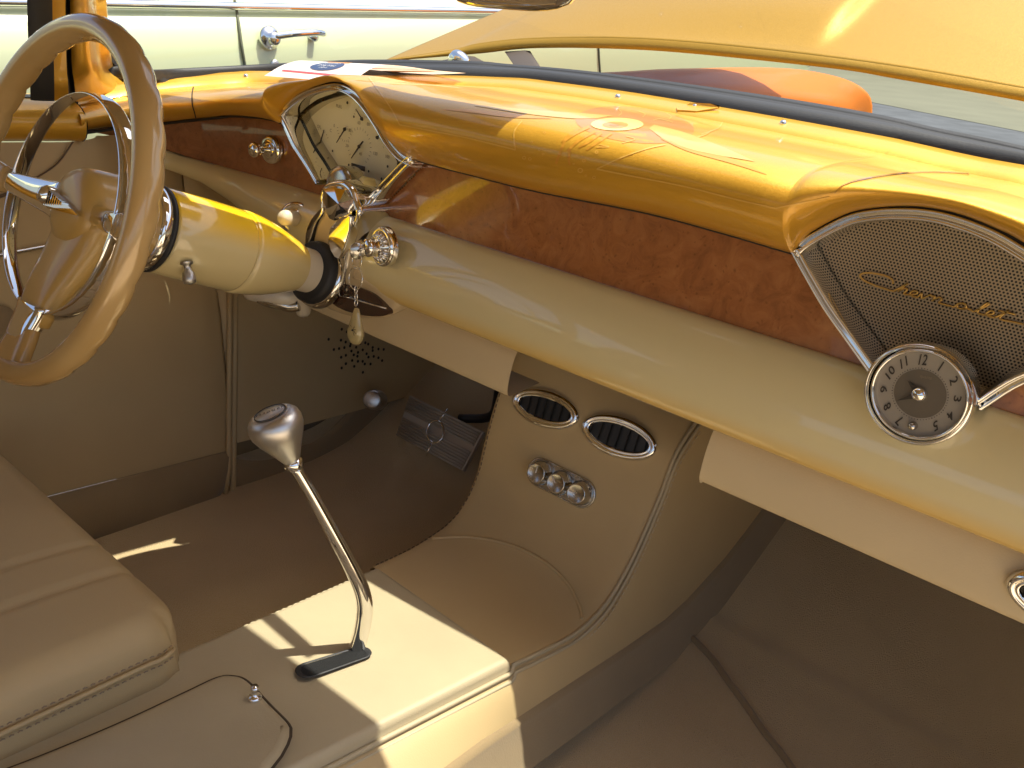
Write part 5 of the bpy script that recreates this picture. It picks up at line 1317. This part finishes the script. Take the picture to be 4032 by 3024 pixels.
# door handle
hA = on_side(1052, 148)+A3(.034, 0, 0); hB = on_side(1240, 133)+A3(.040, 0, 0)
hd = build(MB().lathe([(.033, -.028), (.034, -.02), (.028, -.012), (.020, -.008), (.019, .006), (.015, .012), (.0001, .013)], hA, (1, 0, 0), 30), 'door_handle', M['chrome'], PC)
sub(MB().tube(cr([hA+A3(.004, 0, .006), hA+(hB-hA)*.3+A3(.022, 0, .012), hA+(hB-hA)*.7+A3(.024, 0, .012), hB+A3(.004, 0, .004)], 6), .010, 10), 'handle_grip', M['chrome'], hd)
sub(MB().lathe([(.012, -.035), (.012, .002), (.0001, .004)], on_side(1225, 145)+A3(.02, 0, 0), (1, 0, 0), 16), 'handle_foot', M['chrome'], hd)
sub(MB().lathe([(.0155, -.004), (.0150, .004), (.010, .007), (.0001, .006)], on_side(1082, 256), (1, 0, 0), 20), 'lock_cylinder', M['satin'], hd)
# wheels of the parked car so that it stands on something
for y in (-1.9, 4.6):
    wz = -1.35+.06*y+.36; build(MB().lathe([(.20, .10), (.30, .10), (.35, .07), (.36, 0), (.35, -.07), (.30, -.1)], A3(XP-.22, y, wz), (1, 0, 0), 36), 'tyre', M['black_rubber'], PC)
# distant bumper end ahead of the fender
# ground: tilts up forward relative to the car, whose nose sits low
gz = lambda y: -1.35+.06*y
g = build(MB().add([A3(-90, -60, gz(-60)), A3(90, -60, gz(-60)), A3(90, 120, gz(120)), A3(-90, 120, gz(120))], [(0, 1, 2, 3)], False), 'ground', M['asphalt'], kind='structure', label='grey asphalt around the cars', cat='ground')
l0 = PP(3440, 405, A3(0, 0, gz(0)), unit(A3(0, -.06, 1))); l1 = PP(4032, 521, A3(0, 0, gz(0)), unit(A3(0, -.06, 1))); dlt = unit(l1-l0)
q = [l0-dlt*60, l1+dlt*60]
pass_ = build(MB().add([A3(.45, -8, gz(-8)+.006), A3(12, -8, gz(-8)+.006), A3(12, 7, gz(7)+.006), A3(.45, 7, gz(7)+.006)], [(0, 1, 2, 3)], False), 'pavement', mat('warm_bounce_ground', (.66, .52, .34), .9, nvar=.15, nscale=1.2), kind='structure', label='unseen pale warm ground added on the passenger side to bounce light into the cabin', cat='pavement')  # out-of-view reflector, added to throw warm fill light onto the dash
if 1: q = [l0-dlt*60, l1+dlt*60]; fw = unit(A3(-dlt[1], dlt[0], 0)); fw = fw if fw[1] > 0 else -fw
strip = [q[0], q[1], q[1]+fw*70, q[0]+fw*70]
strip = [A3(p[0], p[1], gz(p[1])+.006) for p in strip]
build(MB().add(strip, [(0, 1, 2, 3)], False), 'concrete_path', M['concrete'], kind='structure', label='olive grey concrete beyond the asphalt', cat='pavement')

# far treeline ahead of the cars: clumps of leaf-sized faces on a dark core
rng = np.random.default_rng(5); tv = []; tf = []
TL = MB(); core = []
for x in np.linspace(-60, 30, 70):
    h = 7.5+2.2*math.sin(x*.55)+1.4*math.sin(x*1.7+1)
    core.append([A3(x, 33+.8*math.sin(x*.9), gz(33)+z) for z in (-.5, h*.4, h*.8, h*.92)])
TL.grid(core)
for i in range(9000):
    x = rng.uniform(-60, 30); h = 7.5+2.2*math.sin(x*.55)+1.4*math.sin(x*1.7+1); z = h*rng.uniform(.02, 1.08)**.8; c = A3(x, 32.6-rng.uniform(0, 1.6)*math.sin(math.pi*min(1, z/h)), gz(33)+z)
    a = unit(rng.normal(size=3)); b = unit(np.cross(a, rng.normal(size=3))); s_ = rng.uniform(.16, .42)
    TL.add([c-a*s_, c+b*s_*.6, c+a*s_, c-b*s_*.6], [(0, 1, 2, 3)], False)
build(TL, 'treeline', mat('olive_foliage', (.075, .085, .03), .8, nvar=.5, nscale=.8, alt=(.035, .05, .018)), kind='stuff', label='far olive green line of trees beyond the concrete', cat='trees', fix=False)
# ================================================================== light, sky, camera
scn = bpy.context.scene
w = bpy.data.worlds.new('World'); scn.world = w; w.use_nodes = True; nt = w.node_tree
sky = nt.nodes.new('ShaderNodeTexSky'); sky.sky_type = 'NISHITA'; sky.sun_disc = False
sunv = unit(A3(.20, .205, 1.)); el = math.asin(sunv[2]); az = math.atan2(sunv[0], sunv[1])
sky.sun_elevation = el; sky.sun_rotation = az; sky.air_density = .8; sky.dust_density = 4.; sky.ozone_density = .3
nt.links.new(sky.outputs['Color'], nt.nodes['Background'].inputs['Color']); nt.nodes['Background'].inputs['Strength'].default_value = .15
sl_ = bpy.data.lights.new('sun', 'SUN'); sl_.energy = 4.1; sl_.angle = math.radians(.5); sl_.color = (1., .95, .85)
so = bpy.data.objects.new('sun', sl_); COL.objects.link(so); so.rotation_euler = Vector(sunv).to_track_quat('Z', 'Y').to_euler(); so.location = (0, 0, 5)
cam = bpy.data.cameras.new('camera'); cam.sensor_width = 36; cam.sensor_fit = 'HORIZONTAL'; cam.lens = 36*FPX/4032; cam.clip_start = .01; cam.clip_end = 400
co = bpy.data.objects.new('camera', cam); COL.objects.link(co)
right = R[:, 0]; down = R[:, 1]; fwd = R[:, 2]
Mx = Matrix(((right[0], -down[0], -fwd[0]), (right[1], -down[1], -fwd[1]), (right[2], -down[2], -fwd[2])))
co.matrix_world = Matrix.Translation(world((0, 0, 0))) @ Mx.to_4x4()
scn.camera = co
scn.view_settings.view_transform = 'Standard'; scn.view_settings.look = 'None'; scn.view_settings.exposure = .95; scn.view_settings.gamma = 1; scn.view_settings.use_curve_mapping = False
scn.cycles.max_bounces = 12; scn.cycles.diffuse_bounces = 8; scn.cycles.glossy_bounces = 6; scn.cycles.transparent_max_bounces = 12
scn.cycles.use_denoising = True; scn.cycles.sample_clamp_indirect = 8
